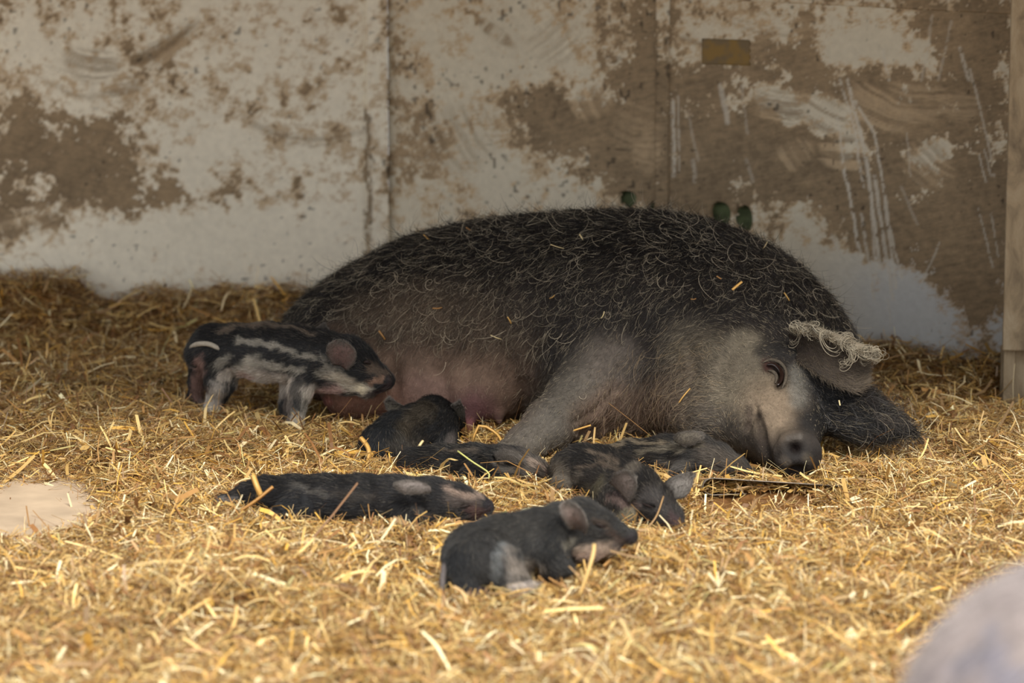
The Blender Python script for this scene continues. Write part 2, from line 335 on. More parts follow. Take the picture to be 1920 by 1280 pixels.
# ------------------------------------------------------------------ straw ground height
def mound(X, Y, px, py, r, h, sy=1.0):
    Yc = CAM_H / math.tan(PITCH + math.atan((py - 640) / F_PX)); Xc = (px - 960) / F_PX * Yc * 1.02
    return h * np.exp(-(((X - Xc) / r) ** 2 + ((Y - Yc) / (r * sy)) ** 2))
def H(X, Y):
    X = np.asarray(X, float); Y = np.asarray(Y, float)
    q = np.stack([X, Y, np.zeros_like(X)], -1)
    dw = np.where(X > CORNER[0], (CORNER[1] + (X - CORNER[0]) * RWALL_D[1] / RWALL_D[0] - Y) * RWALL_D[0], CORNER[1] - .05 * (CORNER[0] - X) - Y)
    calm = np.exp(-((X / 1.1) ** 4 + ((Y - 9.1) / .85) ** 4)) * .75
    h = ((fbm(q, 3.2, 3, 77) - .5) * .06 + (fbm(q, 12, 2, 78) - .5) * .035) * (1 - calm)
    h += np.where(X > 0.4, .080, .105) * np.exp(-(np.clip(dw, 0, 9) / .34) ** 2)
    nw = np.exp(-(np.clip(dw, 0, 9) / .30) ** 2)
    h += nw * ((fbm(q, 5, 4, 79, .6) - .5) * .12 + .030 * np.exp(-((X + 1.40) / .22) ** 2) - .045 * np.exp(-((X + 1.20) / .08) ** 2) + .02 * np.exp(-((X + .75) / .22) ** 2))
    h += mound(X, Y, 310, 850, .20, .025) - mound(X, Y, 400, 770, .07, .012) + mound(X, Y, 420, 1130, .3, .06, 1.0) + mound(X, Y, 1500, 1150, .4, .03) - mound(X, Y, 1850, 1150, .3, .03)
    h += 0
    h -= mound(X, Y, 45, 945, .15, .13, 2.0) + mound(X, Y, 680, 975, .3, .014, .4) + mound(X, Y, 1450, 958, .2, .036, .5) + mound(X, Y, 1900, 760, .15, .06)
    h -= 0
    return h
H0 = H
def H(X, Y):
    h = H0(X, Y)
    X = np.asarray(X, float); Y = np.asarray(Y, float)
    h += mound(X, Y, 1150, 1052, .07, .055) - mound(X, Y, 500, 765, .12, .02)
    return h

# ------------------------------------------------------------------ bodies: smooth solid modelling on a grid
def surface_nets(Fd, org, h):
    S = Fd < 0
    nx, ny, nz = Fd.shape
    c = np.zeros((nx - 1, ny - 1, nz - 1), np.uint8)
    for i in (0, 1):
        for j in (0, 1):
            for k in (0, 1):
                c += S[i:nx - 1 + i, j:ny - 1 + j, k:nz - 1 + k]
    act = (c > 0) & (c < 8)
    idx = np.argwhere(act); ids = np.full(act.shape, -1, np.int64); ids[act] = np.arange(len(idx))
    cor = [(i, j, k) for i in (0, 1) for j in (0, 1) for k in (0, 1)]
    val = {q: Fd[idx[:, 0] + q[0], idx[:, 1] + q[1], idx[:, 2] + q[2]] for q in cor}
    acc = np.zeros((len(idx), 3)); cnt = np.zeros(len(idx))
    for a in cor:
        for ax in range(3):
            if a[ax] == 0:
                b = list(a); b[ax] = 1; b = tuple(b)
                va, vb = val[a], val[b]; m = (va < 0) != (vb < 0)
                t = np.where(m, va / np.where(m, va - vb, 1), 0)
                p = np.tile(np.array(a, float), (len(idx), 1)); p[:, ax] += t
                acc[m] += p[m]; cnt[m] += 1
    V = (idx + acc / cnt[:, None]) * h + org
    Q = []
    for ax in range(3):
        o1, o2 = (ax + 1) % 3, (ax + 2) % 3
        sl0 = [slice(1, None)] * 3; sl1 = [slice(1, None)] * 3
        n = Fd.shape
        a = [slice(1, n[q] - 1) for q in range(3)]; a[ax] = slice(0, n[ax] - 1)
        b = list(a); b[ax] = slice(1, n[ax])
        s0 = S[tuple(a)]; s1 = S[tuple(b)]
        e = np.argwhere(s0 != s1)
        inside = s0[tuple(e.T)]
        base = e.copy(); base[:, o1] += 1; base[:, o2] += 1
        def cell(d1, d2):
            q = base.copy(); q[:, o1] -= d1; q[:, o2] -= d2
            return ids[q[:, 0], q[:, 1], q[:, 2]]
        q = np.stack([cell(1, 1), cell(0, 1), cell(0, 0), cell(1, 0)], 1)
        q[~inside] = q[~inside][:, ::-1]
        Q.append(q)
    return V, np.concatenate(Q)
def vnormals(V, Q):
    n = np.cross(V[Q[:, 2]] - V[Q[:, 0]], V[Q[:, 3]] - V[Q[:, 1]])
    N = np.zeros_like(V)
    for k in range(4): np.add.at(N, Q[:, k], n)
    return N / (np.linalg.norm(N, axis=1, keepdims=True) + 1e-12)
def rotm(yaw=0, tilt=0, roll=0):
    return np.array((Matrix.Rotation(math.radians(yaw), 3, 'Z') @ Matrix.Rotation(math.radians(tilt), 3, 'Y') @ Matrix.Rotation(math.radians(roll), 3, 'X')))

class Body:
    """a continuous body grown from rounded limbs and masses, with its coat colours and hair directions"""
    def __init__(s, voxel, k):
        s.h, s.k, s.P, s.paint, s.groove = voxel, k, [], [], []
        s.soft = .45
    def _add(s, f, lo, hi, k, op, flow, fc, hl=1.0): s.P.append((f, np.array(lo), np.array(hi), s.k if k is None else k, op, flow, fc, hl))
    def limb(s, pts, k=None, op='+', hl=1.0):
        c = [W(p[0], p[1], p[3]) for p in pts]; r = [p[2] / scl(p[3]) for p in pts]
        for a, b, ra, rb in zip(c[:-1], c[1:], r[:-1], r[1:]):
            def f(X, Y, Z, a=a, b=b, ra=ra, rb=rb):
                ab = b - a; L = ab @ ab
                dx, dy, dz = X - a[0], Y - a[1], Z - a[2]
                t = np.clip((dx * ab[0] + dy * ab[1] + dz * ab[2]) / L, 0, 1)
                return np.sqrt((dx - t * ab[0]) ** 2 + (dy - t * ab[1]) ** 2 + (dz - t * ab[2]) ** 2) - (ra + (rb - ra) * t)
            m = max(ra, rb); d = (b - a) / np.linalg.norm(b - a)
            s._add(f, np.minimum(a, b) - m, np.maximum(a, b) + m, k, op, d, None, hl)
        return s
    def mass(s, px, py, Y, r, yaw=0, tilt=0, roll=0, k=None, op='+', flow=(-1, 0, -.3), hl=1.0):
        c = W(px, py, Y); R = rotm(yaw, tilt, roll); r = np.array(r, float)
        def f(X, Y_, Z):
            d = [X - c[0], Y_ - c[1], Z - c[2]]
            q = [(d[0] * R[0, i] + d[1] * R[1, i] + d[2] * R[2, i]) for i in range(3)]
            k0 = np.sqrt(sum((q[i] / r[i]) ** 2 for i in range(3))); k1 = np.sqrt(sum((q[i] / r[i] ** 2) ** 2 for i in range(3))) + 1e-6
            return k0 * (k0 - 1) / k1
        e = np.sqrt((R ** 2) @ (r ** 2))
        s._add(f, c - e, c + e, k, op, np.array(flow, float), None, hl); return s
    def bbox(s):
        lo = np.min([p[1] for p in s.P if p[4] == '+'], 0); hi = np.max([p[2] for p in s.P if p[4] == '+'], 0)
        return lo, hi
    def build(s):
        lo, hi = s.bbox(); pad = s.k + 4 * s.h; lo = lo - pad; hi = hi + pad
        n = np.ceil((hi - lo) / s.h).astype(int) + 1
        Fd = np.full(n, .2, np.float32)
        ax = [(lo[i] + np.arange(n[i]) * s.h).astype(np.float32) for i in range(3)]
        for f, l, u, k, op, *_ in s.P:
            i0 = np.maximum(np.floor((l - k - 3 * s.h - lo) / s.h).astype(int), 0); i1 = np.minimum(np.ceil((u + k + 3 * s.h - lo) / s.h).astype(int) + 1, n)
            sl = tuple(slice(a, b) for a, b in zip(i0, i1))
            X = ax[0][sl[0]][:, None, None]; Y = ax[1][sl[1]][None, :, None]; Z = ax[2][sl[2]][None, None, :]
            d = f(X, Y, Z).astype(np.float32); B = Fd[sl]
            if op == '+':
                hh = np.maximum(k - np.abs(B - d), 0) / k; Fd[sl] = np.minimum(B, d) - hh * hh * k * .25
            else:
                d = -d; hh = np.maximum(k - np.abs(B - d), 0) / k; Fd[sl] = np.maximum(B, d) + hh * hh * k * .25
        s.F, s.lo = Fd, lo
        V, Q = surface_nets(Fd, lo, s.h)
        # relax a little
        for it in range(2):
            A = np.zeros_like(V); C = np.zeros(len(V))
            for a, b in ((0, 1), (1, 2), (2, 3), (3, 0)):
                np.add.at(A, Q[:, a], V[Q[:, b]]); np.add.at(A, Q[:, b], V[Q[:, a]]); np.add.at(C, Q[:, a], 1); np.add.at(C, Q[:, b], 1)
            V = V * .5 + A / C[:, None] * .5
        N = vnormals(V, Q)
        cd = np.array([0, 0, CAM_H]) - V; cd /= np.linalg.norm(cd, axis=1, keepdims=True)
        facing = sstep(-.1, .3, (N * cd).sum(1))
        px, py = proj(V)
        for pts, wd, dep in s.groove:
            d = seg_d(px, py, pts)
            V = V - N * (dep * np.exp(-(d / wd) ** 2) * facing)[:, None]
        s.V, s.Q, s.N = V, Q, vnormals(V, Q); s.facing = facing
        return s
    def colours(s, V, N, base, amount=1.0, jit=14):
        px, py = proj(V)
        jx = (fbm(V, 40, 4, 5, .7) - .5) * 3.4; jy = (fbm(V, 40, 4, 15, .7) - .5) * 3.4
        px = px + jx * jit; py = py + jy * jit
        cd = np.array([0, 0, CAM_H]) - V; cd /= np.linalg.norm(cd, axis=1, keepdims=True)
        fc = sstep(-.25, .15, (N * cd).sum(1))
        c = np.tile(np.asarray(base, float), (len(V), 1))
        for pts, w, col, a in s.paint:
            d = seg_d(px, py, pts) / w
            t = (a * (1 - sstep(s.soft, 1.7 - s.soft, d)) * fc)[:, None]
            c = c * (1 - t) + np.asarray(col)[None] * t
        return c
    def sd(s, P):
        """signed distance at points, from the grid"""
        q = (P - s.lo) / s.h; n = np.array(s.F.shape)
        i = np.round(q).astype(int); ok = ((i >= 0) & (i < n)).all(1); o = np.full(len(P), .2)
        j = i[ok]; o[ok] = s.F[j[:, 0], j[:, 1], j[:, 2]]; return o
    def flow(s, P):
        ws = np.zeros(len(P)); fl = np.zeros((len(P), 3)); hl = np.zeros(len(P))
        for f, l, u, k, op, d, _, h in s.P:
            if op != '+': continue
            dist = f(P[:, 0], P[:, 1], P[:, 2]); w = np.exp(-np.clip(dist, 0, .3) / .018) + 1e-9
            dd = d(P) if callable(d) else d[None] / np.linalg.norm(d)
            ws += w; fl += w[:, None] * dd; hl += w * h
        return fl / ws[:, None], hl / ws

def sample(V, Q, n, dens=None, rng=RNG):
    """n random points on the quads"""
    T = np.concatenate([Q[:, [0, 1, 2]], Q[:, [0, 2, 3]]])
    a = np.linalg.norm(np.cross(V[T[:, 1]] - V[T[:, 0]], V[T[:, 2]] - V[T[:, 0]]), axis=1)
    if dens is not None: a = a * dens[T].mean(1)
    cs = np.cumsum(a); t = np.searchsorted(cs, rng.random(n) * cs[-1]); t = np.minimum(t, len(T) - 1)
    u = np.sqrt(rng.random(n)); v = rng.random(n); b = np.stack([1 - u, u * (1 - v), u * v], 1)
    return T[t], b
def curves(name, pts, rad, col, parent, mat):
    """pts (n,m,3), rad (n,m), col (n,3)"""
    n, m, _ = pts.shape
    cu = bpy.data.hair_curves.new(name); cu.add_curves([m] * n)
    cu.attributes['position'].data.foreach_set('vector', pts.astype(np.float32).ravel())
    ra = cu.attributes.get('radius') or cu.attributes.new('radius', 'FLOAT', 'POINT')
    ra.data.foreach_set('value', rad.astype(np.float32).ravel())
    ca = cu.attributes.new('col', 'FLOAT_COLOR', 'CURVE'); c4 = np.ones((n, 4), np.float32); c4[:, :3] = col
    ca.data.foreach_set('color', c4.ravel())
    return link(name, cu, parent, mat)
def grow(body, n, length, rad, colfun, name, parent, dens=None, lift=.35, curl=.0, droop=.0, seed=1, m=6, messy=.35, zmin=-.01, lenvar=.4):
    rng = np.random.default_rng(seed)
    T, b = sample(body.V, body.Q, n, dens, rng)
    P = (body.V[T] * b[:, :, None]).sum(1); N = (body.N[T] * b[:, :, None]).sum(1)
    N /= np.linalg.norm(N, axis=1, keepdims=True)
    ok = P[:, 2] > zmin; P, N, T, b = P[ok], N[ok], T[ok], b[ok]; n = len(P)
    fl, hl = body.flow(P)
    clump = np.stack([fbm(P, 26, 2, seed + 31 + i) - .5 for i in range(3)], 1)
    fl = fl + clump * messy * 2.2 + rng.normal(0, messy * .35, (n, 3)); fl[:, 2] -= droop
    fl -= N * (fl * N).sum(1, keepdims=True); fl /= np.linalg.norm(fl, axis=1, keepdims=True) + 1e-9
    L = length * hl * np.clip(rng.normal(1, lenvar, n), .25, 2.2)
    side = np.cross(N, fl); d = fl + N * (lift * rng.uniform(.4, 1.5, n))[:, None]; d /= np.linalg.norm(d, axis=1, keepdims=True)
    pts = np.zeros((n, m, 3)); pts[:, 0] = P - N * .001
    cu = rng.normal(0, 1, n) * curl; cb = rng.normal(.15, .5, n) * curl * .7
    for i in range(1, m):
        pts[:, i] = pts[:, i - 1] + d * (L / (m - 1))[:, None]
        d = d + side * (cu / m)[:, None] - N * (lift * .9 / m + cb / m)[:, None]; d[:, 2] -= droop * .25 / m * 3
        d /= np.linalg.norm(d, axis=1, keepdims=True)
        side = np.cross(N, d); side /= np.linalg.norm(side, axis=1, keepdims=True) + 1e-9
    R = rad * rng.uniform(.6, 1.3, n)[:, None] * np.linspace(1, .25, m)[None]
    return curves(name, pts, R, colfun(P, N, rng), parent, M_HAIR)

# ears and other thin flaps: rows of (left edge, right edge) from root to tip
def catmull(A, n):
    A = np.array(A, float); m = len(A); t = np.linspace(0, m - 1, n); i = np.clip(t.astype(int), 0, m - 2); f = (t - i)[:, None]
    p0, p1, p2, p3 = A[np.maximum(i - 1, 0)], A[i], A[i + 1], A[np.minimum(i + 2, m - 1)]
    return .5 * (2 * p1 + (p2 - p0) * f + (2 * p0 - 5 * p1 + 4 * p2 - p3) * f ** 2 + (3 * p1 - p0 - 3 * p2 + p3) * f ** 3)
def flap(name, rows, parent, inner, outer, rim, cup=.01, th=.003, nu=16, nv=13, bend=0.0, curl_top=0.0):
    L = catmull([W(*r[0]) for r in rows], nu); R = catmull([W(*r[1]) for r in rows], nu)
    t = np.linspace(0, 1, nv); G = L[:, None] * (1 - t)[None, :, None] + R[:, None] * t[None, :, None]
    ax = np.gradient(G, axis=0); ac = np.gradient(G, axis=1); N = np.cross(ac, ax); N /= np.linalg.norm(N, axis=2, keepdims=True) + 1e-9
    cam = np.array([0, 0, CAM_H]) - G; s = np.sign((N * cam).sum(2).mean()); N = N * s
    prof = 4 * t * (1 - t)
    G = G - N * (cup * prof[None, :] * np.linspace(.6, 1, nu)[:, None])[..., None] + N * (bend * np.linspace(0, 1, nu)[:, None] ** 2)[..., None]
    tt = th * (.35 + .65 * prof[None, :] ** .5)[..., None] * np.linspace(1.6, .7, nu)[:, None, None]
    A = (G + N * tt * .5).reshape(-1, 3); B = (G - N * tt * .5).reshape(-1, 3)
    I = np.arange(nu * nv).reshape(nu, nv)
    Q = np.stack([I[:-1, :-1], I[1:, :-1], I[1:, 1:], I[:-1, 1:]], -1).reshape(-1, 4); K = nu * nv
    per = np.concatenate([I[0, :-1], I[:-1, -1], I[-1, :0:-1], I[:0:-1, 0]]); nx = np.roll(per, -1)
    S_ = np.stack([per, nx, nx + K, per + K], 1)
    V = np.concatenate([A, B]); F_ = np.concatenate([Q, Q[:, ::-1] + K, S_])
    wv = np.repeat((prof ** .6)[None], nu, 0).reshape(-1); wv = wv * (.75 + .5 * (fbm(A, 60, 3, 3)))
    ci = np.asarray(rim)[None] * (1 - np.clip(wv, 0, 1))[:, None] + np.asarray(inner)[None] * np.clip(wv, 0, 1)[:, None]
    ci = ci * np.repeat(np.linspace(.5, 1.1, nu), nv)[:, None]  # shade of the ear hollow painted in, darker towards the root
    co = np.tile(np.asarray(outer, float), (K, 1)) * (.8 + .4 * fbm(B, 60, 3, 4))[:, None]
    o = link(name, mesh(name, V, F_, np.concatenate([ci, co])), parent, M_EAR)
    return o, G, N
def fuzz(G, N, n, length, rad, col, name, parent, seed=5, down=(0, 0, -1), both=True, m=5, lift=.5, curl=.3):
    """short hair on a flap"""
    rng = np.random.default_rng(seed); nu, nv = G.shape[:2]
    i = rng.random(n) * (nu - 1.001); j = rng.random(n) * (nv - 1.001); a = i.astype(int); b = j.astype(int); fi = (i - a)[:, None]; fj = (j - b)[:, None]
    g = lambda X: X[a, b] * (1 - fi) * (1 - fj) + X[a + 1, b] * fi * (1 - fj) + X[a, b + 1] * (1 - fi) * fj + X[a + 1, b + 1] * fi * fj
    P = g(G); Nn = g(N); sg = np.where(rng.random(n) < .7, 1, -1)[:, None] if both else 1; Nn = Nn * sg
    ax = g(np.gradient(G, axis=0)); ax /= np.linalg.norm(ax, axis=1, keepdims=True) + 1e-9
    d = ax + np.array(down) * .2 + Nn * lift + rng.normal(0, .3, (n, 3)); d /= np.linalg.norm(d, axis=1, keepdims=True)
    L = length * rng.uniform(.5, 1.5, n); pts = np.zeros((n, m, 3)); pts[:, 0] = P
    cu = rng.normal(0, curl, (n, 3))
    for q in range(1, m):
        pts[:, q] = pts[:, q - 1] + d * (L / (m - 1))[:, None]; d = d + cu / m - Nn * .3 / m; d /= np.linalg.norm(d, axis=1, keepdims=True)
    c = np.asarray(col)[None] * rng.uniform(.5, 1.7, (n, 1))
    return curves(name, pts, rad * np.linspace(1, .25, m)[None] * np.ones((n, 1)), c, parent, M_HAIR)
def tube(name, pts, parent, mat, col=None, ns=8, n=14):
    """tapering tube through (px,py,r_px,Y)"""
    C = catmull([W(p[0], p[1], p[3]) for p in pts], n); r = catmull([[p[2] / scl(p[3])] * 3 for p in pts], n)[:, 0]
    tg = np.gradient(C, axis=0); tg /= np.linalg.norm(tg, axis=1, keepdims=True)
    u = np.cross(tg, [0.3, 1, .2]); u /= np.linalg.norm(u, axis=1, keepdims=True); v = np.cross(tg, u)
    an = np.linspace(0, 2 * np.pi, ns, endpoint=False)
    V = C[:, None] + r[:, None, None] * (u[:, None] * np.cos(an)[None, :, None] + v[:, None] * np.sin(an)[None, :, None])
    V = np.concatenate([V.reshape(-1, 3), C[:1], C[-1:]]); I = np.arange(n * ns).reshape(n, ns); J = np.roll(I, -1, 1)
    Q = np.stack([I[:-1], J[:-1], J[1:], I[1:]], -1).reshape(-1, 4)
    cap = [(n * ns, J[0, q], I[0, q], I[0, q]) for q in range(ns)] + [(n * ns + 1, I[-1, q], J[-1, q], J[-1, q]) for q in range(ns)]
    me = bpy.data.meshes.new(name); me.from_pydata(V.tolist(), [], Q.tolist() + [c[:3] for c in cap]); me.polygons.foreach_set('use_smooth', [True] * len(me.polygons))
    if col is not None:
        at = me.color_attributes.new('col', 'FLOAT_COLOR', 'POINT'); at.data.foreach_set('color', np.tile(np.array([*col, 1], np.float32), len(V)))
    return link(name, me, parent, mat)
def ball(name, px, py, Y, r, parent, mat, sq=(1, 1, 1)):
    c = W(px, py, Y); nu, nv = 12, 10
    V = [(0, 0, 1)] + [(math.sin(math.pi * i / nv) * math.cos(2 * math.pi * j / nu), math.sin(math.pi * i / nv) * math.sin(2 * math.pi * j / nu), math.cos(math.pi * i / nv)) for i in range(1, nv) for j in range(nu)] + [(0, 0, -1)]
    V = [(c[0] + a * r * sq[0], c[1] + b * r * sq[1], c[2] + d * r * sq[2]) for a, b, d in V]
    Fc = [(0, 1 + j, 1 + (j + 1) % nu) for j in range(nu)] + [(len(V) - 1, len(V) - 2 - (nu - 1 - (j + 1) % nu), len(V) - 2 - (nu - 1 - j)) for j in range(nu)]
    for i in range(nv - 2):
        for j in range(nu):
            a = 1 + i * nu; Fc.append((a + j, a + nu + j, a + nu + (j + 1) % nu, a + (j + 1) % nu))
    me = bpy.data.meshes.new(name); me.from_pydata(V, [], Fc); me.polygons.foreach_set('use_smooth', [True] * len(me.polygons))
    return link(name, me, parent, mat)
BODIES = []
def surf(b, px, py, y0, y1, off=.0):
    Ys = np.linspace(y0, y1, 500); D = b.sd(np.array([W(px, py, q) for q in Ys])); h = np.where(D < 0)[0]
    return (Ys[h[0]] if len(h) else (y0 + y1) / 2) + off
def slit(b, root_, pts, r, y0, y1, name='eye', mat=None, off=-.001):
    n = len(pts); Yv = [surf(b, x, y, y0, y1, off) for x, y in pts]
    return tube(name, [(x, y, r * (1 if 0 < i < n - 1 else .35), Yv[i]) for i, (x, y) in enumerate(pts)], root_, mat or (M_EYE if b.k > .03 else M_SLIT))
def root(name, label, cat, x, y, group=None):
    o = link(name, None); o.location = (0, 0, 0); tag(o, label, cat, group); return o

# ------------------------------------------------------------------ the sow, lying on her side
PHI = math.radians(22); UD = np.array([math.cos(PHI), -math.sin(PHI)]); VD = np.array([math.sin(PHI), math.cos(PHI)]); O0 = np.array([0.0, 9.93])
def on_axis(px):
    u = (px - 960) / F_PX * 9.93 * 1.02 / UD[0]
    for _ in range(6): Yc = O0[1] + u * UD[1]; u = (px - 960) / F_PX * Yc * 1.015 / UD[0]
    return u, O0[1] + u * UD[1]
sow = Body(.0065, .045); sow.soft = .25
ST = [ # px, top py, half depth, bottom z
 (535, 634, .03, .09), (550, 588, .11, .04), (580, 555, .19, .0), (620, 524, .25, -.02), (680, 489, .30, -.03), (760, 448, .335, -.03), (870, 421, .35, -.03), (960, 411, .36, -.03), (1060, 403, .36, -.03),
 (1150, 400, .355, -.03), (1240, 404, .345, -.03), (1330, 425, .325, -.03), (1410, 457, .295, -.03), (1480, 502, .25, -.03), (1540, 556, .19, -.02), (1580, 605, .13, 0), (1606, 650, .05, .03)]
us, zc, rz, rv = [], [], [], []
for px, py, r, zb in ST:
    u, Yc = on_axis(px); zt = W(px, py, Yc)[2]; us.append(u); zc.append((zt + zb) / 2); rz.append((zt - zb) / 2); rv.append(r)
uf = np.linspace(us[0], us[-1], 300)
tt = np.interp(uf, us, np.arange(len(us)))
def smoothed(a):
    a = np.interp(uf, us, a); k = np.hanning(15); k /= k.sum(); return np.convolve(np.pad(a, 7, 'edge'), k, 'valid')
zcf, rzf, rvf = smoothed(zc), smoothed(rz), smoothed(rv)
def trunk(X, Y, Z):
    u = X * UD[0] + (Y - O0[1]) * UD[1]; v = X * VD[0] + (Y - O0[1]) * VD[1]
    sh = u.shape; z_, rz_, rv_ = (np.interp(u.ravel(), uf, q).reshape(sh) for q in (zcf, rzf, rvf))
    over = np.maximum(uf[0] - u, 0) + np.maximum(u - uf[-1], 0)
    k = ((np.abs(v) / rv_) ** 2.15 + (np.abs(Z - z_) / rz_) ** 2.15) ** (1 / 2.15)
    return np.maximum((k - 1) * np.minimum(rz_, rv_), 0 * k + over * 1.0 - .004 * (over <= 0) - 1.0 * (over <= 0)) 
def trunk_flow(P):
    # hair runs backwards along the body and falls down the flank
    z = np.clip(P[:, 2] / .5, 0, 1); d = np.zeros((len(P), 3)); d[:, 0] = -UD[0] * .55; d[:, 1] = -UD[1] * .55 - .25; d[:, 2] = -.55 - .2 * z
    return d
a0 = np.array([O0[0] + us[0] * UD[0] - .1, 9.0, -.05]); a1 = np.array([O0[0] + us[-1] * UD[0] + .1, 10.8, .62])
e0, e1 = O0 + UD * us[0], O0 + UD * us[-1]
sow._add(trunk, (e0[0] - .16, min(e0[1], e1[1]) - .38, -.05), (e1[0] + .16, max(e0[1], e1[1]) + .38, .56), None, '+', trunk_flow, None, 1.0)
# udder, flank, hip
sow.mass(672, 722, 9.76, (.105, .11, .098), k=.06, flow=(-.2, -.3, -1), hl=.5)
sow.mass(790, 722, 9.74, (.12, .12, .11), k=.06, flow=(-.2, -.3, -1), hl=.5)
sow.mass(895, 730, 9.69, (.115, .12, .095), k=.06, flow=(-.1, -.3, -1), hl=.5)
sow.mass(650, 640, 9.90, (.13, .14, .12), k=.07, flow=(-1, -.2, -.6), hl=.6)
sow.limb([(880, 772, 13, 9.60), (878, 800, 8, 9.585), (876, 812, 5, 9.58)], k=.02, hl=0.05)
sow.limb([(935, 775, 11, 9.60), (936, 792, 6, 9.59)], k=.02, hl=0.05)
# brisket, throat, shoulder
sow.mass(1185, 735, 9.56, (.16, .15, .13), k=.06, flow=(-.5, -.3, -1), hl=1.0)
sow.mass(1120, 660, 9.62, (.16, .12, .15), k=.08, flow=(-.5, -.2, -1), hl=.7)
sow.mass(1290, 720, 9.46, (.11, .14, .125), k=.06, flow=(-.6, -.2, -1), hl=1.2)
# upper foreleg
sow.limb([(1140, 680, 66, 9.50), (1085, 745, 56, 9.42), (1030, 796, 44, 9.28), (985, 832, 33, 9.20), (955, 852, 30, 9.12)], k=.035, hl=.5)
sow.limb([(1110, 800, 26, 9.46), (1070, 820, 22, 9.38)], k=.03, hl=.3)
# head: skull, cheek, jowl, muzzle
sow.mass(1405, 690, 9.42, (.155, .17, .135), yaw=-15, tilt=12, k=.05, flow=(-.6, .2, .5), hl=.45)
sow.mass(1352, 775, 9.33, (.125, .14, .10), yaw=-20, k=.05, flow=(-.8, 0, .1), hl=.6)
sow.mass(1420, 790, 9.24, (.10, .14, .092), k=.045, flow=(-.5, .1, .8), hl=.4)
sow.mass(1525, 700, 9.38, (.105, .14, .10), tilt=35, k=.05, flow=(.5, .3, -.2), hl=.7)
sow.limb([(1455, 745, 88, 9.30), (1463, 800, 72, 9.18), (1474, 836, 56, 9.08)], k=.045, hl=.25)
sow.limb([(1474, 836, 50, 9.08), (1492, 850, 45, 9.025)], k=.012, hl=.1)
sow.mass(1494, 849, 9.008, (.064, .020, .056), yaw=16, tilt=24, k=.020, flow=(0, 0, 1), hl=.03)
# brow above and below the eye
sow.limb([(1418, 690, 22, 9.29), (1445, 668, 20, 9.295), (1480, 672, 16, 9.28)], k=.03, hl=.4)
# far ear flat on the straw
sow.limb([(1540, 735, 60, 9.34), (1600, 765, 42, 9.26), (1655, 790, 24, 9.22), (1705, 808, 7, 9.21)], k=.03, hl=1.5)
sow.mass(1585, 795, 9.22, (.10, .06, .035), tilt=12, k=.03, flow=(1, -.2, -.3), hl=1.4)
sow.groove = [
 ([(1442, 686), (1458, 690), (1466, 703), (1462, 718)], 8, .016), ([(1432, 676), (1455, 668), (1474, 682), (1480, 705)], 6, .005), ([(1436, 700), (1446, 714), (1455, 724)], 5, .004),
 ([(1491, 838)], 13, .034), ([(1500, 882), (1486, 884)], 8, .02),
 ([(1414, 762), (1408, 780), (1400, 800)], 7, .014), ([(1418, 775), (1426, 800), (1431, 835), (1440, 868), (1452, 888)], 7, .018), ([(1400, 800), (1398, 830), (1408, 860)], 10, .004),
 ([(1455, 800), (1452, 830), (1456, 856)], 7, .005), ([(1468, 795), (1500, 790), (1520, 800)], 6, .004),
 ([(1160, 690), (1155, 730), (1120, 770), (1080, 792)], 8, .010), ([(1172, 700), (1168, 745), (1140, 775)], 6, .005), ([(1085, 808), (1120, 800), (1180, 792)], 6, .008),
 ([(1000, 690), (1006, 660), (1030, 640)], 12, .008), ([(985, 720), (975, 780), (950, 815)], 12, .010), ([(1290, 640), (1300, 700), (1280, 770), (1290, 800)], 14, .010),
 ([(610, 652), (650, 645), (700, 630)], 8, .009), ([(620, 665), (690, 650), (735, 640)], 6, .004), ([(735, 680), (742, 730), (740, 770)], 14, .012), ([(825, 700), (838, 750), (836, 790)], 16, .012), ([(700, 700), (695, 740)], 8, .003),
 ([(930, 640), (960, 680), (975, 720)], 12, .006), ([(600, 630), (570, 660), (545, 680)], 10, .01),
 ([(1560, 690), (1600, 735)], 12, .006), ([(1420, 610), (1380, 640), (1350, 700)], 14, .006)]
K_ = lin
DARK = K_(42, 37, 34); BACK = K_(27, 23, 21)
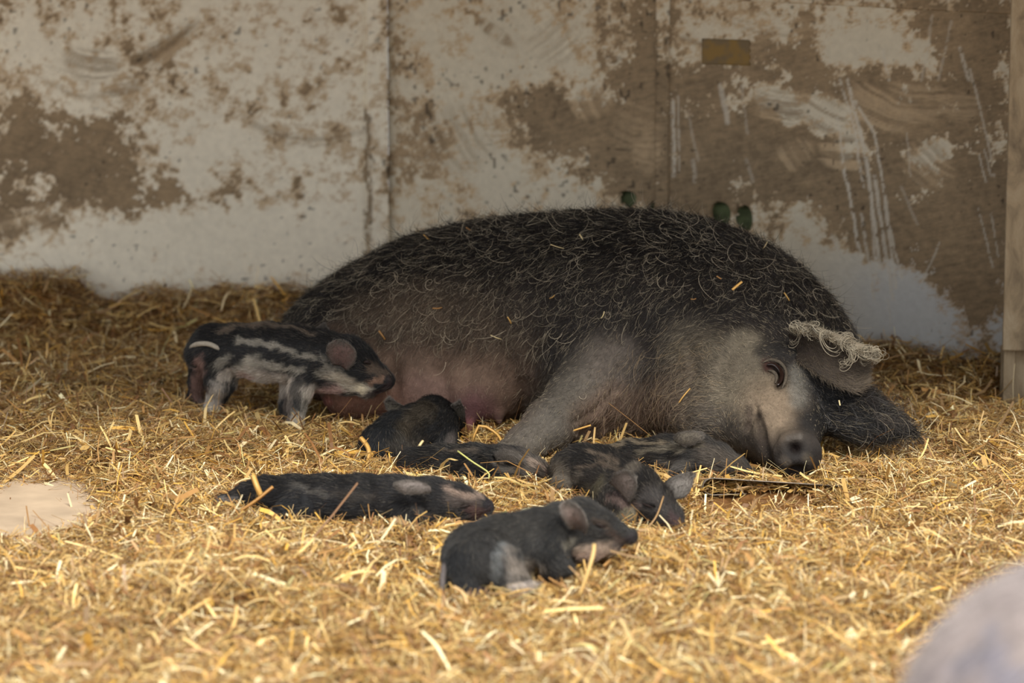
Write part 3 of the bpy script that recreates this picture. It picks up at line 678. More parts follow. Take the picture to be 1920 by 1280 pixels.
sow.paint = [
 ([(760, 470), (1000, 430), (1300, 450)], 60, BACK, .8), ([(600, 560), (680, 540)], 60, BACK, .8),
 ([(700, 640), (800, 610), (930, 650)], 78, K_(104, 88, 73), .75), ([(640, 700), (800, 720), (930, 740)], 80, K_(122, 99, 84), .85), ([(620, 625), (690, 620)], 26, K_(106, 86, 72), .8),
 ([(650, 770), (720, 770)], 50, K_(134, 98, 82), .8), ([(770, 735), (820, 745)], 40, K_(134, 106, 97), .6), ([(890, 775)], 46, K_(112, 76, 80), .8), ([(880, 795), (876, 812)], 12, K_(150, 95, 98), .9), ([(612, 752)], 12, K_(160, 105, 95), .9), ([(935, 790)], 10, K_(90, 55, 60), .8),
 ([(700, 590), (780, 570), (880, 580)], 55, K_(92, 77, 62), .6), ([(900, 560), (980, 600)], 60, K_(70, 59, 49), .5), ([(960, 800)], 40, K_(108, 78, 66), .6),
 ([(1130, 690), (1050, 780), (960, 850)], 62, K_(98, 92, 84), .95), ([(1150, 680)], 60, K_(106, 96, 88), .7), ([(1030, 760), (970, 830)], 12, K_(85, 80, 74), .4),
 ([(1120, 790), (1200, 760), (1270, 740)], 52, K_(112, 92, 77), .85), ([(1150, 730), (1120, 770)], 22, K_(116, 98, 86), .6),
 ([(1290, 690), (1290, 780)], 40, K_(90, 78, 66), .8), ([(1290, 640)], 50, K_(105, 96, 82), .6),
 ([(1350, 660), (1400, 660)], 42, K_(118, 109, 94), .6), ([(1360, 720), (1420, 740)], 58, K_(122, 112, 96), .8), ([(1320, 700), (1310, 760)], 22, K_(84, 76, 66), .6), ([(1330, 800), (1370, 850)], 45, K_(92, 84, 75), .7),
 ([(1440, 760), (1480, 790)], 55, K_(128, 112, 94), .9), ([(1385, 640), (1410, 640)], 20, K_(138, 128, 110), .5),
 ([(1495, 700), (1500, 750)], 20, K_(120, 116, 108), .8), ([(1545, 690), (1560, 750)], 42, K_(38, 38, 39), .95), ([(1430, 655), (1500, 660), (1530, 680)], 20, K_(40, 38, 37), .7), ([(1520, 790), (1620, 785), (1700, 808)], 40, K_(27, 26, 26), .95), ([(1640, 780), (1690, 790)], 12, K_(90, 82, 76), .5),
 ([(1404, 765), (1402, 800)], 9, K_(62, 52, 45), .8), ([(1420, 780), (1428, 805), (1433, 840), (1446, 882)], 9, K_(52, 44, 38), .85), ([(1405, 850), (1440, 885)], 22, K_(72, 64, 58), .7),  # dark strokes paint crease shade along the mouth
 ([(1492, 848)], 47, K_(42, 39, 38), .97), ([(1515, 858)], 11, K_(100, 91, 78), .5), ([(1470, 862), (1478, 870)], 9, K_(104, 96, 88), .5), ([(1478, 822), (1500, 818)], 6, K_(104, 98, 92), .6), ([(1491, 838)], 12, K_(28, 20, 18), 1), ([(1498, 884), (1484, 886)], 9, K_(28, 20, 18), .9),  # snout colours; the nostril entries paint in the shade of the hollows
 ([(1440, 684), (1458, 690), (1466, 703), (1462, 718)], 13, K_(48, 36, 30), .85), ([(1436, 678), (1440, 690)], 8, K_(70, 40, 36), .6),
]
BASES = []
def thing_root(name, label, cat, px, py, Y, group=None):
    o = link(name, None); p = W(px, py, Y); o.location = (p[0], p[1], 0); tag(o, label, cat, group); BASES.append(o); return o
R_ = thing_root('sow', 'huge dark curly-haired sow lying on her side in the straw against the back wall', 'pig', 1000, 700, 9.9)
def body_mesh(bd, r, base, jit=14, name='body'):
    bd.build(); bd.base = base; bd.jit = jit
    c = bd.colours(bd.V, bd.N, base, jit=jit) * (.7 + .6 * fbm(bd.V, 14, 3, 19))[:, None]; c = c * (.48 + .46 * fbm(bd.V, 60, 3, 9))[:, None]
    BODIES.append(bd)
    return link(name, mesh(name, bd.V, bd.Q, c), r, M_SKIN)
body_mesh(sow, R_, DARK, jit=3)
def sow_hair_col(k, tip, frac):
    def f(P, N, rng):
        c = sow.colours(P, N, DARK, jit=5) * .80; n = len(P)
        c = c * k * (rng.uniform(.4, 1.7, n) * (.65 + .7 * fbm(P, 16, 3, 29)))[:, None]
        l = (rng.random(n) < frac)[:, None]; return np.where(l, c * .4 + np.array(tip) * rng.uniform(.5, 1.1, n)[:, None], c)
    return f
spx, spy = proj(sow.V)
upper = sstep(0, 1, np.clip((seg_d(spx, spy, [(560, 900), (850, 850), (960, 830), (1130, 800), (1300, 760), (1450, 800)]) - 120) / 120, 0, 1))
belly = 1 - sstep(60, 120, seg_d(spx, spy, [(620, 720), (900, 740)])) 
headm = 1 - sstep(90, 150, seg_d(spx, spy, [(1380, 700), (1480, 800)]))
# dense undercoat, bristles, long curly guard hairs
grow(sow, 210000, .024, .00042, sow_hair_col(1.1, K_(150, 138, 116), .14), 'short_coat', R_, dens=1 - belly * .75 + headm * 1.0, lift=.28, curl=.5, seed=11, m=4)
up2 = np.clip(upper * (1 - headm) * (1 - belly), 0, 1)
grow(sow, 60000, .042, .00048, sow_hair_col(.95, K_(150, 138, 116), .11), 'bristles', R_, dens=up2 + .02, lift=.30, curl=1.8, droop=.25, seed=12, m=8, messy=.55)
grow(sow, 9000, .062, .00055, sow_hair_col(1.3, K_(172, 160, 138), .42), 'curly_guard_hairs', R_, dens=up2 ** 2 + .005, lift=.42, curl=4.5, droop=.3, seed=13, m=12, messy=.8)
thr = 1 - sstep(50, 110, seg_d(spx, spy, [(1180, 760), (1285, 700), (1300, 780)]))
grow(sow, 9000, .055, .00045, sow_hair_col(1.3, K_(140, 120, 92), .25), 'throat_hair', R_, dens=thr + .001, lift=.3, curl=1.6, droop=.3, seed=14, m=8)
far = 1 - sstep(30, 70, seg_d(spx, spy, [(1530, 720), (1620, 780), (1700, 806)]))
grow(sow, 12000, .030, .00042, sow_hair_col(1.3, K_(95, 92, 90), .15), 'far_ear_hair', R_, dens=far + .0005, lift=.4, curl=2.0, seed=15, m=6, messy=.7)
slit(sow, R_, [(1438, 684), (1449, 683), (1460, 690), (1466, 702), (1464, 714), (1458, 722)], 4.2, 9.0, 9.5, off=.004)
slit(sow, R_, [(1430, 680), (1444, 674), (1462, 679), (1473, 694), (1473, 712), (1466, 728)], 3.2, 9.0, 9.5, 'eyelid', M_LID, off=.003)
slit(sow, R_, [(1440, 694), (1450, 697), (1456, 706), (1454, 718)], 3.2, 9.0, 9.5, 'eyelid', M_LID, off=.004)
# near ear: a stiff flap folded over the brow, fringed with pale curls
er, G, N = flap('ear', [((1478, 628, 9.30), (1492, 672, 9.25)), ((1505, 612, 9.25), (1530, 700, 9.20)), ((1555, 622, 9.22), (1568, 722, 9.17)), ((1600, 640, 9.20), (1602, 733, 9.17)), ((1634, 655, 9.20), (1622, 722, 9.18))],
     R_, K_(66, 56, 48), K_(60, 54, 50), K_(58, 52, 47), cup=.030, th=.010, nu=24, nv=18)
fuzz(G, N, 12000, .020, .0004, K_(92, 82, 70), 'ear_hair', er)
rl = flap('ear_rim', [((1484, 612, 9.28), (1488, 618, 9.27)), ((1512, 607, 9.24), (1515, 625, 9.215)), ((1560, 624, 9.21), (1560, 640, 9.185)), ((1604, 642, 9.19), (1600, 658, 9.17)), ((1634, 654, 9.20), (1632, 664, 9.18))],
     R_, K_(128, 117, 100), K_(110, 100, 86), K_(120, 110, 92), cup=-.010, th=.010, nu=20, nv=8)
def fringe(n, seed):
    rng = np.random.default_rng(seed); m = 22; P = np.zeros((n, m, 3)); edge = catmull([W(1474, 612, 9.25), W(1512, 612, 9.205), W(1560, 634, 9.175), W(1602, 652, 9.16), W(1634, 660, 9.17)], 60)
    for i in range(n):
        if i % 5 == 0: k = rng.beta(1.5, 1.1); a0_ = rng.uniform(-1.1, .6); L0 = rng.uniform(.035, .12); tw0 = rng.choice([1, 1, 1, -1]) * rng.uniform(3, 10); dy = rng.normal(-.2, .3); pa = edge[int(k * 59)] + rng.normal(0, .004, 3)
        p = pa + rng.normal(0, .0025, 3); a = a0_ + rng.normal(0, .12); L = L0 * rng.uniform(.8, 1.15); tw = tw0 * rng.uniform(.85, 1.2)
        for q in range(m):
            P[i, q] = p; s_ = q / m; th = a + tw * s_ ** 1.5 - .3
            p = p + np.array([math.cos(th), dy * .4, math.sin(th) - .35]) * L / m
    c = K_(160, 150, 130)[None] * rng.uniform(.3, 1.05, (n, 1))
    curves('ear_fringe', P, np.ones((n, 1)) * rng.uniform(.6, 1.3, (n, 1)) * .00095 * np.linspace(1, .4, m)[None], c, R_, M_HAIR)
fringe(175, 4)

fuzz(rl[1], rl[2], 2500, .014, .0005, K_(150, 140, 120), 'ear_hair', rl[0], lift=.3, curl=1.2)
# ------------------------------------------------------------------ piglets
PD = K_(36, 36, 37); PB = K_(23, 22, 22); LT = K_(150, 144, 132); PK = K_(168, 128, 118); BR = K_(98, 86, 74)
def piglet(label, px, py, Y, spec, paint, groove, base, seed, n=42000, length=.014, k=.016, hk=1.1):
    r = thing_root('piglet', label, 'piglet', px, py, Y, 'striped and dark piglets around the sow')
    b = Body(.0032, k)
    for s in spec:
        if s[0] == 'l': b.limb(s[1], **(s[2] if len(s) > 2 else {}))
        else: b.mass(*s[1], **(s[2] if len(s) > 2 else {}))
    b.paint = paint; b.groove = groove
    body_mesh(b, r, base, jit=9)
    def hc(P, N, rng):
        c = b.colours(P, N, base, jit=9); n_ = len(P)
        c = c * hk * rng.uniform(.5, 1.5, n_)[:, None]; return c + (rng.random(n_) < .08)[:, None] * K_(80, 74, 64)
    grow(b, n, length, .00034, hc, 'coat', r, lift=.3, curl=.3, seed=seed, m=4, messy=.18)
    return r, b
def pear(rows, r, inner, outer=PD, rim=K_(70, 66, 62), cup=.008, n=2500, **kw):
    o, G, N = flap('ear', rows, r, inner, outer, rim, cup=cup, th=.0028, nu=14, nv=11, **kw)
    fuzz(G, N, n, .008, .00028, K_(90, 84, 78), 'ear_hair', o)
# standing piglet nursing at the left
r, b = piglet('black and cream striped piglet standing at the sow\'s belly with curled tail', 500, 760, 9.7, [
 ('l', [(725, 714, 16, 9.575), (708, 705, 21, 9.585), (672, 684, 36, 9.60), (652, 674, 42, 9.61), (612, 668, 44, 9.65)]),
 ('l', [(612, 670, 46, 9.66), (560, 664, 53, 9.70), (500, 660, 54, 9.75), (440, 656, 47, 9.79), (398, 652, 42, 9.82), (374, 664, 28, 9.83)]),
 ('l', [(712, 722, 13, 9.58), (690, 727, 17, 9.59), (650, 712, 26, 9.62), (600, 708, 28, 9.66)]),
 ('l', [(578, 690, 34, 9.65), (564, 730, 23, 9.64), (557, 762, 16, 9.63), (554, 792, 14, 9.625), (552, 806, 13, 9.61)], {'k': .012}),
 ('l', [(548, 710, 24, 9.75), (539, 755, 14, 9.73), (536, 790, 11, 9.72)], {'k': .012}),
 ('l', [(418, 672, 44, 9.79), (414, 712, 30, 9.78), (408, 738, 19, 9.80), (399, 762, 14, 9.80), (392, 780, 12, 9.785)], {'k': .012}),
 ('l', [(382, 680, 28, 9.89), (371, 715, 17, 9.92), (367, 738, 13, 9.93), (374, 756, 11, 9.92)], {'k': .01}),
 ('m', (729, 716, 9.567, (.008, .014, .016)), {'tilt': 20, 'k': .006, 'hl': .05}),
 ], [
 ([(380, 620), (480, 610), (600, 625), (700, 670)], 30, PB, .9),
 ([(415, 622), (440, 612), (490, 609), (540, 613), (590, 625)], 5, BR, .9),
 ([(450, 640), (490, 642), (510, 652)], 6, LT, .7), ([(515, 650), (550, 658), (590, 672)], 6, LT, .75),
 ([(395, 690), (430, 672)], 8, LT, .6), ([(455, 690), (480, 676)], 16, LT, .9), ([(460, 705), (520, 720), (580, 738)], 22, K_(170, 160, 148), .95), ([(470, 680), (540, 690), (565, 695)], 8, LT, .8),
 ([(400, 735), (396, 775)], 22, K_(176, 168, 158), .95), ([(418, 705), (430, 700)], 14, K_(165, 155, 143), .9), ([(375, 680), (372, 740)], 13, K_(150, 120, 110), .8), ([(405, 650), (392, 700), (386, 720)], 10, PB, .9),
 ([(560, 775), (553, 806)], 18, K_(165, 158, 146), .95), ([(575, 735), (570, 760)], 7, LT, .7), ([(555, 715), (560, 755)], 13, PD, .8), ([(540, 740), (537, 790)], 10, K_(105, 95, 88), .8),
 ([(600, 735), (640, 735)], 12, K_(165, 136, 126), .85), ([(625, 705), (660, 720), (690, 735)], 15, K_(175, 165, 148), .9), ([(620, 690), (600, 700)], 10, LT, .5), ([(605, 665), (612, 685)], 6, LT, .5),
 ([(455, 700), (475, 712)], 7, K_(150, 118, 108), .7),
 ([(700, 690), (720, 700)], 14, K_(86, 72, 60), .7), ([(695, 715), (712, 712)], 7, K_(140, 110, 90), .7), ([(690, 741), (722, 732), (730, 722)], 6, K_(45, 34, 34), .9), ([(728, 712)], 9, K_(48, 40, 38), .9), ([(688, 682)], 5, K_(16, 14, 14), .95), ([(680, 730)], 12, K_(190, 178, 150), .6)],
 [([(684, 680), (692, 683)], 4, .004), ([(700, 738), (725, 725)], 3, .003), ([(430, 690), (440, 705), (436, 730)], 6, .005), ([(620, 690), (612, 655)], 7, .005), ([(590, 720), (600, 745)], 5, .004)], PD, 21)
pear([((624, 684, 9.545), (650, 694, 9.54)), ((612, 664, 9.535), (664, 682, 9.53)), ((614, 646, 9.53), (668, 660, 9.525)), ((630, 636, 9.535), (654, 643, 9.53))], r, K_(104, 80, 74), cup=.016, rim=K_(84, 78, 72))
pear([((586, 630, 9.70), (612, 636, 9.70)), ((590, 617, 9.70), (618, 622, 9.70)), ((600, 610, 9.70), (612, 611, 9.70))], r, PB)
tube('tail', [(358, 651, 4, 9.80), (370, 645, 5, 9.77), (392, 645, 5, 9.745), (412, 655, 4.5, 9.735), (424, 672, 3, 9.735)], r, M_SKIN, K_(150, 142, 128))
slit(b, r, [(682, 680), (688, 678), (695, 682)], 3.6, 9.4, 9.8)
# nursing piglet seen from behind
r, b = piglet('dark piglet seen from behind with head buried in the sow\'s udder', 775, 850, 9.4, [
 ('l', [(852, 806, 22, 9.52), (838, 792, 32, 9.50), (812, 780, 37, 9.46)], {'hl': .8}),
 ('l', [(812, 784, 38, 9.46), (785, 806, 48, 9.38), (750, 822, 50, 9.32), (718, 836, 44, 9.27)]),
 ('l', [(822, 800, 40, 9.42), (836, 830, 22, 9.36), (842, 850, 14, 9.32)]),
 ('l', [(745, 836, 44, 9.26), (770, 856, 24, 9.24)]),
 ], [([(720, 800), (690, 840)], 40, K_(30, 32, 35), .7), ([(760, 800), (800, 770)], 24, K_(72, 63, 50), .55), ([(745, 830), (790, 835)], 22, K_(66, 60, 52), .5), ([(845, 815), (842, 840)], 12, K_(110, 102, 98), .6), ([(800, 790), (770, 815)], 8, PB, .6), ([(830, 750), (860, 790)], 14, PB, .8)],
 [([(765, 790), (770, 820), (765, 850)], 10, .004), ([(848, 800), (840, 830)], 8, .004)], K_(33, 33, 34), 22)
pear([((735, 778, 9.44), (768, 775, 9.46)), ((724, 766, 9.44), (762, 764, 9.46)), ((721, 753, 9.44), (745, 754, 9.45)), ((727, 748, 9.44), (738, 749, 9.45))], r, K_(84, 80, 68), cup=.006)
pear([((846, 790, 9.47), (866, 800, 9.48)), ((842, 772, 9.45), (872, 782, 9.46)), ((846, 760, 9.44), (870, 764, 9.45)), ((856, 755, 9.44), (864, 756, 9.44))], r, K_(84, 80, 72), cup=.006)
# lying piglet tucked under the foreleg
r, b = piglet('black piglet lying stretched out under the tip of the sow\'s foreleg', 900, 880, 9.05, [
 ('l', [(1034, 897, 12, 8.98), (1004, 886, 24, 8.99), (968, 876, 34, 9.02), (940, 874, 36, 9.03)]),
 ('l', [(940, 874, 36, 9.03), (890, 870, 36, 9.05), (830, 869, 34, 9.08), (775, 868, 28, 9.10)]),
 ('l', [(900, 880, 30, 9.0), (880, 892, 18, 8.97)])],
 [([(800, 845), (920, 845)], 30, K_(18, 17, 17), .9), ([(840, 842), (900, 846)], 4, BR, .4), ([(985, 870), (1010, 880)], 24, K_(92, 84, 76), .8), ([(950, 850), (985, 856)], 12, K_(66, 60, 55), .7), ([(935, 872), (965, 882)], 7, K_(110, 104, 96), .6), ([(1000, 865), (1028, 885)], 5, K_(150, 132, 118), .7), ([(1010, 900)], 14, K_(62, 55, 50), .8), ([(1034, 895)], 9, K_(70, 50, 48), .8)],
 [([(940, 856), (960, 866), (976, 874)], 5, .007), ([(1002, 888), (1014, 892)], 3, .003)], K_(27, 25, 25), 23)
slit(b, r, [(1002, 887), (1008, 888), (1014, 891)], 1.6, 8.8, 9.2)
pear([((925, 848, 8.985), (935, 868, 8.975)), ((945, 842, 8.975), (955, 866, 8.965)), ((968, 848, 8.972), (970, 868, 8.965)), ((982, 860, 8.975), (978, 870, 8.972))], r, K_(72, 66, 60), cup=-.006)
# piglet behind, pushed against the sow's jowl
r, b = piglet('dark piglet with a pale back stripe lying snout under the sow\'s jowl', 1240, 870, 9.1, [
 ('l', [(1408, 890, 10, 8.99), (1380, 880, 22, 9.01), (1345, 868, 34, 9.04), (1305, 857, 42, 9.07)]),
 ('l', [(1305, 857, 42, 9.07), (1250, 857, 39, 9.11), (1185, 860, 34, 9.15), (1120, 866, 27, 9.18)]),
 ('l', [(1300, 870, 34, 9.04), (1275, 888, 18, 9.0)])],
 [([(1150, 838), (1240, 826), (1290, 824)], 12, PB, .9), ([(1150, 832), (1200, 829), (1262, 826)], 4, K_(120, 108, 90), .7), ([(1200, 850), (1250, 838), (1290, 838)], 6, K_(112, 104, 90), .7), ([(1240, 850), (1300, 850)], 8, PB, .7), ([(1240, 872), (1290, 872)], 12, K_(86, 82, 78), .6), ([(1300, 820), (1310, 830)], 10, K_(130, 120, 100), .7), ([(1330, 850), (1380, 875)], 22, K_(84, 76, 68), .7), ([(1395, 888)], 14, K_(50, 44, 42), .8)],
 [([(1270, 828), (1300, 836)], 6, .006), ([(1344, 872), (1356, 876)], 3, .003)], K_(38, 35, 33), 24)
slit(b, r, [(1340, 870), (1348, 873), (1356, 876)], 1.6, 8.8, 9.2)
pear([((1262, 822, 9.035), (1280, 836, 9.02)), ((1270, 812, 9.03), (1300, 834, 9.01)), ((1290, 808, 9.03), (1314, 826, 9.01)), ((1306, 812, 9.03), (1318, 822, 9.015))], r, K_(100, 92, 80), cup=-.008)
# piglet facing the viewer
r, b = piglet('brindled piglet facing forward with both ears spread and snout in the straw', 1160, 950, 8.75, [
 ('l', [(1270, 984, 15, 8.47), (1256, 970, 24, 8.50), (1228, 944, 36, 8.58), (1194, 920, 46, 8.66)]),
 ('l', [(1190, 918, 46, 8.67), (1160, 902, 48, 8.76), (1125, 884, 47, 8.85), (1092, 876, 42, 8.92), (1066, 880, 36, 8.96)]),
 ('l', [(1150, 930, 40, 8.68), (1170, 960, 26, 8.60), (1185, 985, 14, 8.54)]),
 ('l', [(1080, 885, 42, 8.90), (1062, 905, 26, 8.88)]),
 ('m', (1273, 986, 8.455, (.014, .008, .012)), {'k': .006, 'hl': .05})],
 [([(1090, 850), (1150, 860), (1200, 890)], 26, PB, .8), ([(1110, 845), (1160, 868)], 5, BR, .7), ([(1090, 880), (1130, 868), (1165, 885)], 6, BR, .6), ([(1045, 875), (1055, 900)], 20, K_(98, 90, 80), .8), ([(1075, 905), (1090, 890)], 8, K_(110, 102, 92), .6), ([(1180, 880), (1200, 875)], 8, K_(100, 92, 82), .6),
  ([(1130, 900), (1110, 920)], 12, K_(82, 76, 60), .6), ([(1150, 930), (1190, 945)], 12, K_(112, 94, 88), .6), ([(1210, 930), (1240, 950)], 22, K_(70, 66, 64), .6), ([(1180, 960), (1160, 970)], 16, K_(120, 112, 92), .7), ([(1216, 945), (1226, 950)], 5, K_(20, 17, 16), .95), ([(1262, 975), (1273, 986)], 15, K_(62, 48, 48), .85), ([(1240, 905), (1250, 925)], 8, PB, .6)],
 [([(1206, 944), (1224, 951)], 5, .008), ([(1250, 905), (1240, 930), (1250, 950)], 6, .003), ([(1140, 880), (1130, 930)], 10, .005), ([(1225, 985), (1250, 992)], 4, .003)], K_(40, 37, 35), 25)
slit(b, r, [(1204, 943), (1213, 947), (1224, 951)], 2.4, 8.3, 8.8)
pear([((1240, 914, 8.60), (1262, 936, 8.56)), ((1252, 898, 8.59), (1283, 932, 8.55)), ((1274, 888, 8.59), (1296, 916, 8.56)), ((1296, 884, 8.59), (1301, 892, 8.58))], r, K_(122, 116, 110), cup=.010)
pear([((1142, 905, 8.60), (1180, 946, 8.56)), ((1150, 888, 8.585), (1190, 930, 8.55)), ((1170, 880, 8.575), (1194, 910, 8.55)), ((1186, 886, 8.57), (1192, 896, 8.56))], r, K_(104, 92, 86), cup=.012)
# stretched sleeper at the left
r, b = piglet('blue-black piglet asleep stretched flat with one hind leg trailing left', 680, 960, 8.62, [
 ('l', [(914, 951, 13, 8.54), (892, 951, 25, 8.55), (856, 946, 38, 8.56), (810, 943, 46, 8.575)]),
 ('l', [(810, 943, 46, 8.575), (740, 940, 47, 8.59), (680, 938, 47, 8.61), (610, 934, 43, 8.64), (550, 930, 38, 8.67), (500, 926, 32, 8.70), (466, 926, 24, 8.72)]),
 ('l', [(480, 930, 26, 8.71), (448, 934, 17, 8.72), (420, 940, 11, 8.73), (398, 946, 8, 8.73)], {'k': .01}),
 ('l', [(560, 950, 36, 8.62), (520, 968, 18, 8.60)]),
 ('l', [(760, 965, 30, 8.54), (768, 990, 16, 8.50), (780, 1003, 11, 8.47)], {'k': .012}),
 ('m', (917, 951, 8.535, (.008, .012, .013)), {'k': .005, 'hl': .05})],
 [([(480, 905), (700, 900)], 14, K_(20, 19, 19), .8), ([(560, 915), (610, 925)], 5, K_(96, 92, 86), .5), ([(630, 930), (700, 930)], 14, K_(60, 54, 48), .45), ([(540, 950), (640, 960)], 30, K_(30, 32, 36), .6), ([(650, 975), (760, 975)], 14, PB, .6), ([(780, 950), (800, 970)], 10, K_(96, 92, 88), .6), ([(845, 918), (900, 935)], 8, K_(150, 130, 116), .75), ([(850, 935), (890, 945)], 14, K_(86, 76, 70), .6), ([(890, 955), (905, 965)], 12, K_(70, 48, 44), .8), ([(917, 950)], 9, K_(48, 44, 48), .9),
  ([(398, 946), (432, 938)], 13, K_(120, 116, 112), .9), ([(780, 1003)], 10, K_(100, 98, 96), .8), ([(845, 972)], 6, K_(110, 104, 84), .5)],
 [([(770, 930), (790, 940), (800, 965)], 8, .005), ([(545, 960), (570, 945), (575, 920)], 9, .004), ([(864, 950), (880, 947)], 3.5, .006), ([(880, 978), (905, 966)], 3, .003), ([(690, 905), (700, 960)], 12, .003)], K_(32, 31, 32), 26, n=46000)
slit(b, r, [(862, 950), (872, 949), (881, 946)], 2.0, 8.3, 8.8)
pear([((800, 908, 8.50), (808, 924, 8.49)), ((780, 900, 8.49), (790, 926, 8.475)), ((760, 899, 8.495), (762, 926, 8.475)), ((748, 903, 8.50), (746, 918, 8.49))], r, K_(130, 120, 114), cup=-.010)
# curled sleeper in front
r, b = piglet('grey piglet curled asleep in front of all the others, pale hind foot showing', 960, 1090, 8.0, [
 ('l', [(1184, 1005, 13, 8.07), (1160, 1001, 18, 8.07), (1128, 991, 32, 8.07), (1090, 983, 46, 8.08), (1060, 990, 48, 8.08)]),
 ('l', [(1050, 995, 50, 8.07), (1005, 1014, 58, 8.04), (945, 1032, 66, 8.01), (895, 1046, 66, 7.97)]),
 ('l', [(1150, 1022, 14, 8.06), (1110, 1024, 24, 8.06), (1070, 1020, 34, 8.05)]),
 ('m', (905, 1058, 7.91, (.085, .07, .075)), {'tilt': -20, 'k': .015, 'flow': (.2, -.3, -1)}),
 ('l', [(940, 1060, 42, 7.87), (965, 1090, 26, 7.84), (950, 1108, 15, 7.83), (985, 1102, 10, 7.82), (1000, 1095, 8, 7.82)], {'k': .012}),
 ('l', [(1030, 1030, 44, 7.99), (1040, 1060, 26, 7.94), (1062, 1064, 15, 7.93)]),
 ('l', [(870, 1085, 36, 7.88), (880, 1104, 18, 7.85)]),
 ('m', (1187, 1006, 8.065, (.008, .015, .017)), {'tilt': 15, 'k': .006, 'hl': .05})],
 [([(860, 1050), (870, 1090)], 34, K_(30, 31, 33), .8), ([(935, 1030), (925, 1080)], 13, K_(104, 106, 106), .7), ([(950, 1035), (960, 1080)], 15, K_(130, 122, 114), .6), ([(965, 1060), (1010, 1068)], 17, K_(124, 114, 104), .7), ([(945, 1050), (940, 1085)], 6, PB, .7), ([(870, 1112), (905, 1110)], 10, K_(150, 128, 140), .8), ([(960, 1105), (1000, 1096)], 13, K_(178, 166, 156), .9), ([(925, 1100), (940, 1090)], 10, PB, .6),
  ([(940, 990), (1000, 990)], 26, K_(54, 52, 49), .6), ([(1030, 985), (1040, 1040)], 14, K_(30, 30, 30), .7), ([(1075, 1010), (1060, 1015)], 10, K_(110, 104, 92), .6), ([(1100, 1030), (1160, 1028)], 15, K_(158, 140, 124), .9), ([(1092, 1040), (1130, 1040)], 10, K_(165, 142, 128), .7), ([(1117, 983), (1134, 988)], 4, K_(22, 18, 17), .95), ([(1115, 978), (1140, 985)], 9, K_(84, 70, 60), .6), ([(1165, 1020), (1186, 1006)], 15, K_(52, 46, 48), .8), ([(1150, 1000), (1165, 1010)], 9, K_(78, 64, 56), .7)],
 [([(1116, 982), (1136, 988)], 4, .008), ([(900, 1005), (930, 1012), (950, 1035), (958, 1065)], 7, .006), ([(1072, 1000), (1064, 1030), (1080, 1045)], 8, .005), ([(1160, 1024), (1186, 1020)], 3, .003), ([(1025, 1000), (1010, 1040), (1020, 1070)], 9, .005), ([(958, 1092), (985, 1086)], 4, .004)], K_(47, 46, 45), 27, n=46000)
slit(b, r, [(1116, 981), (1125, 985), (1136, 988)], 2.6, 7.8, 8.3)
pear([((1070, 992, 8.0), (1098, 1002, 7.995)), ((1053, 970, 7.985), (1103, 984, 7.975)), ((1049, 948, 7.985), (1095, 960, 7.975)), ((1060, 938, 7.99), (1080, 944, 7.985))], r, K_(124, 104, 96), cup=.014, rim=K_(140, 134, 128))
tube('tail', [(834, 1058, 6, 7.90), (830, 1085, 5.5, 7.84), (829, 1108, 5, 7.82), (835, 1124, 4, 7.80), (850, 1128, 3, 7.79)], r, M_SKIN, K_(84, 78, 76))

# pig standing close to the viewer, mostly out of frame
pr = thing_root('pig', 'blurred pale grey back of a pig standing in the near right corner', 'pig', 2060, 1430, 5.2)
pg = Body(.018, .08)
pg.limb([(2520, 1420, 360, 5.35), (2300, 1400, 400, 5.28), (2075, 1440, 415, 5.2)], k=.1)
pg.limb([(2900, 1480, 150, 5.55), (2760, 1440, 260, 5.45), (2520, 1420, 350, 5.35)], k=.1)
pg.limb([(3050, 1560, 75, 5.6), (2930, 1490, 140, 5.55)], k=.05)
for lx, ly in ((1900, 5.02), (2080, 5.45), (2480, 5.15), (2640, 5.55)):
    pg.limb([(lx + 60, 1600, 170, ly), (lx + 30, 1850, 95, ly), (lx + 40, 2060, 65, ly), (lx + 30, 2300, 60, ly)], k=.06)
pg.paint = [([(1850, 1240), (1880, 1280)], 50, K_(110, 112, 128), .6), ([(1780, 1260), (1800, 1280)], 30, K_(120, 118, 130), .4)]
body_mesh(pg, pr, K_(150, 138, 134), 60)
grow(pg, 14000, .03, .0009, lambda P, N, rng: pg.colours(P, N, K_(160, 150, 146), jit=60) * rng.uniform(.6, 1.3, (len(P), 1)), 'coat', pr, seed=31, m=4)
for rows in ([((2790, 1240, 5.3), (2860, 1260, 5.3)), ((2800, 1160, 5.25), (2900, 1200, 5.2)), ((2880, 1120, 5.2), (2920, 1140, 5.2))], [((2790, 1240, 5.6), (2860, 1260, 5.6)), ((2800, 1160, 5.65), (2900, 1200, 5.7)), ((2880, 1120, 5.7), (2920, 1140, 5.7))]):
    flap('ear', rows, pr, K_(150, 120, 110), K_(130, 120, 115), K_(120, 110, 105), cup=.02, th=.01)

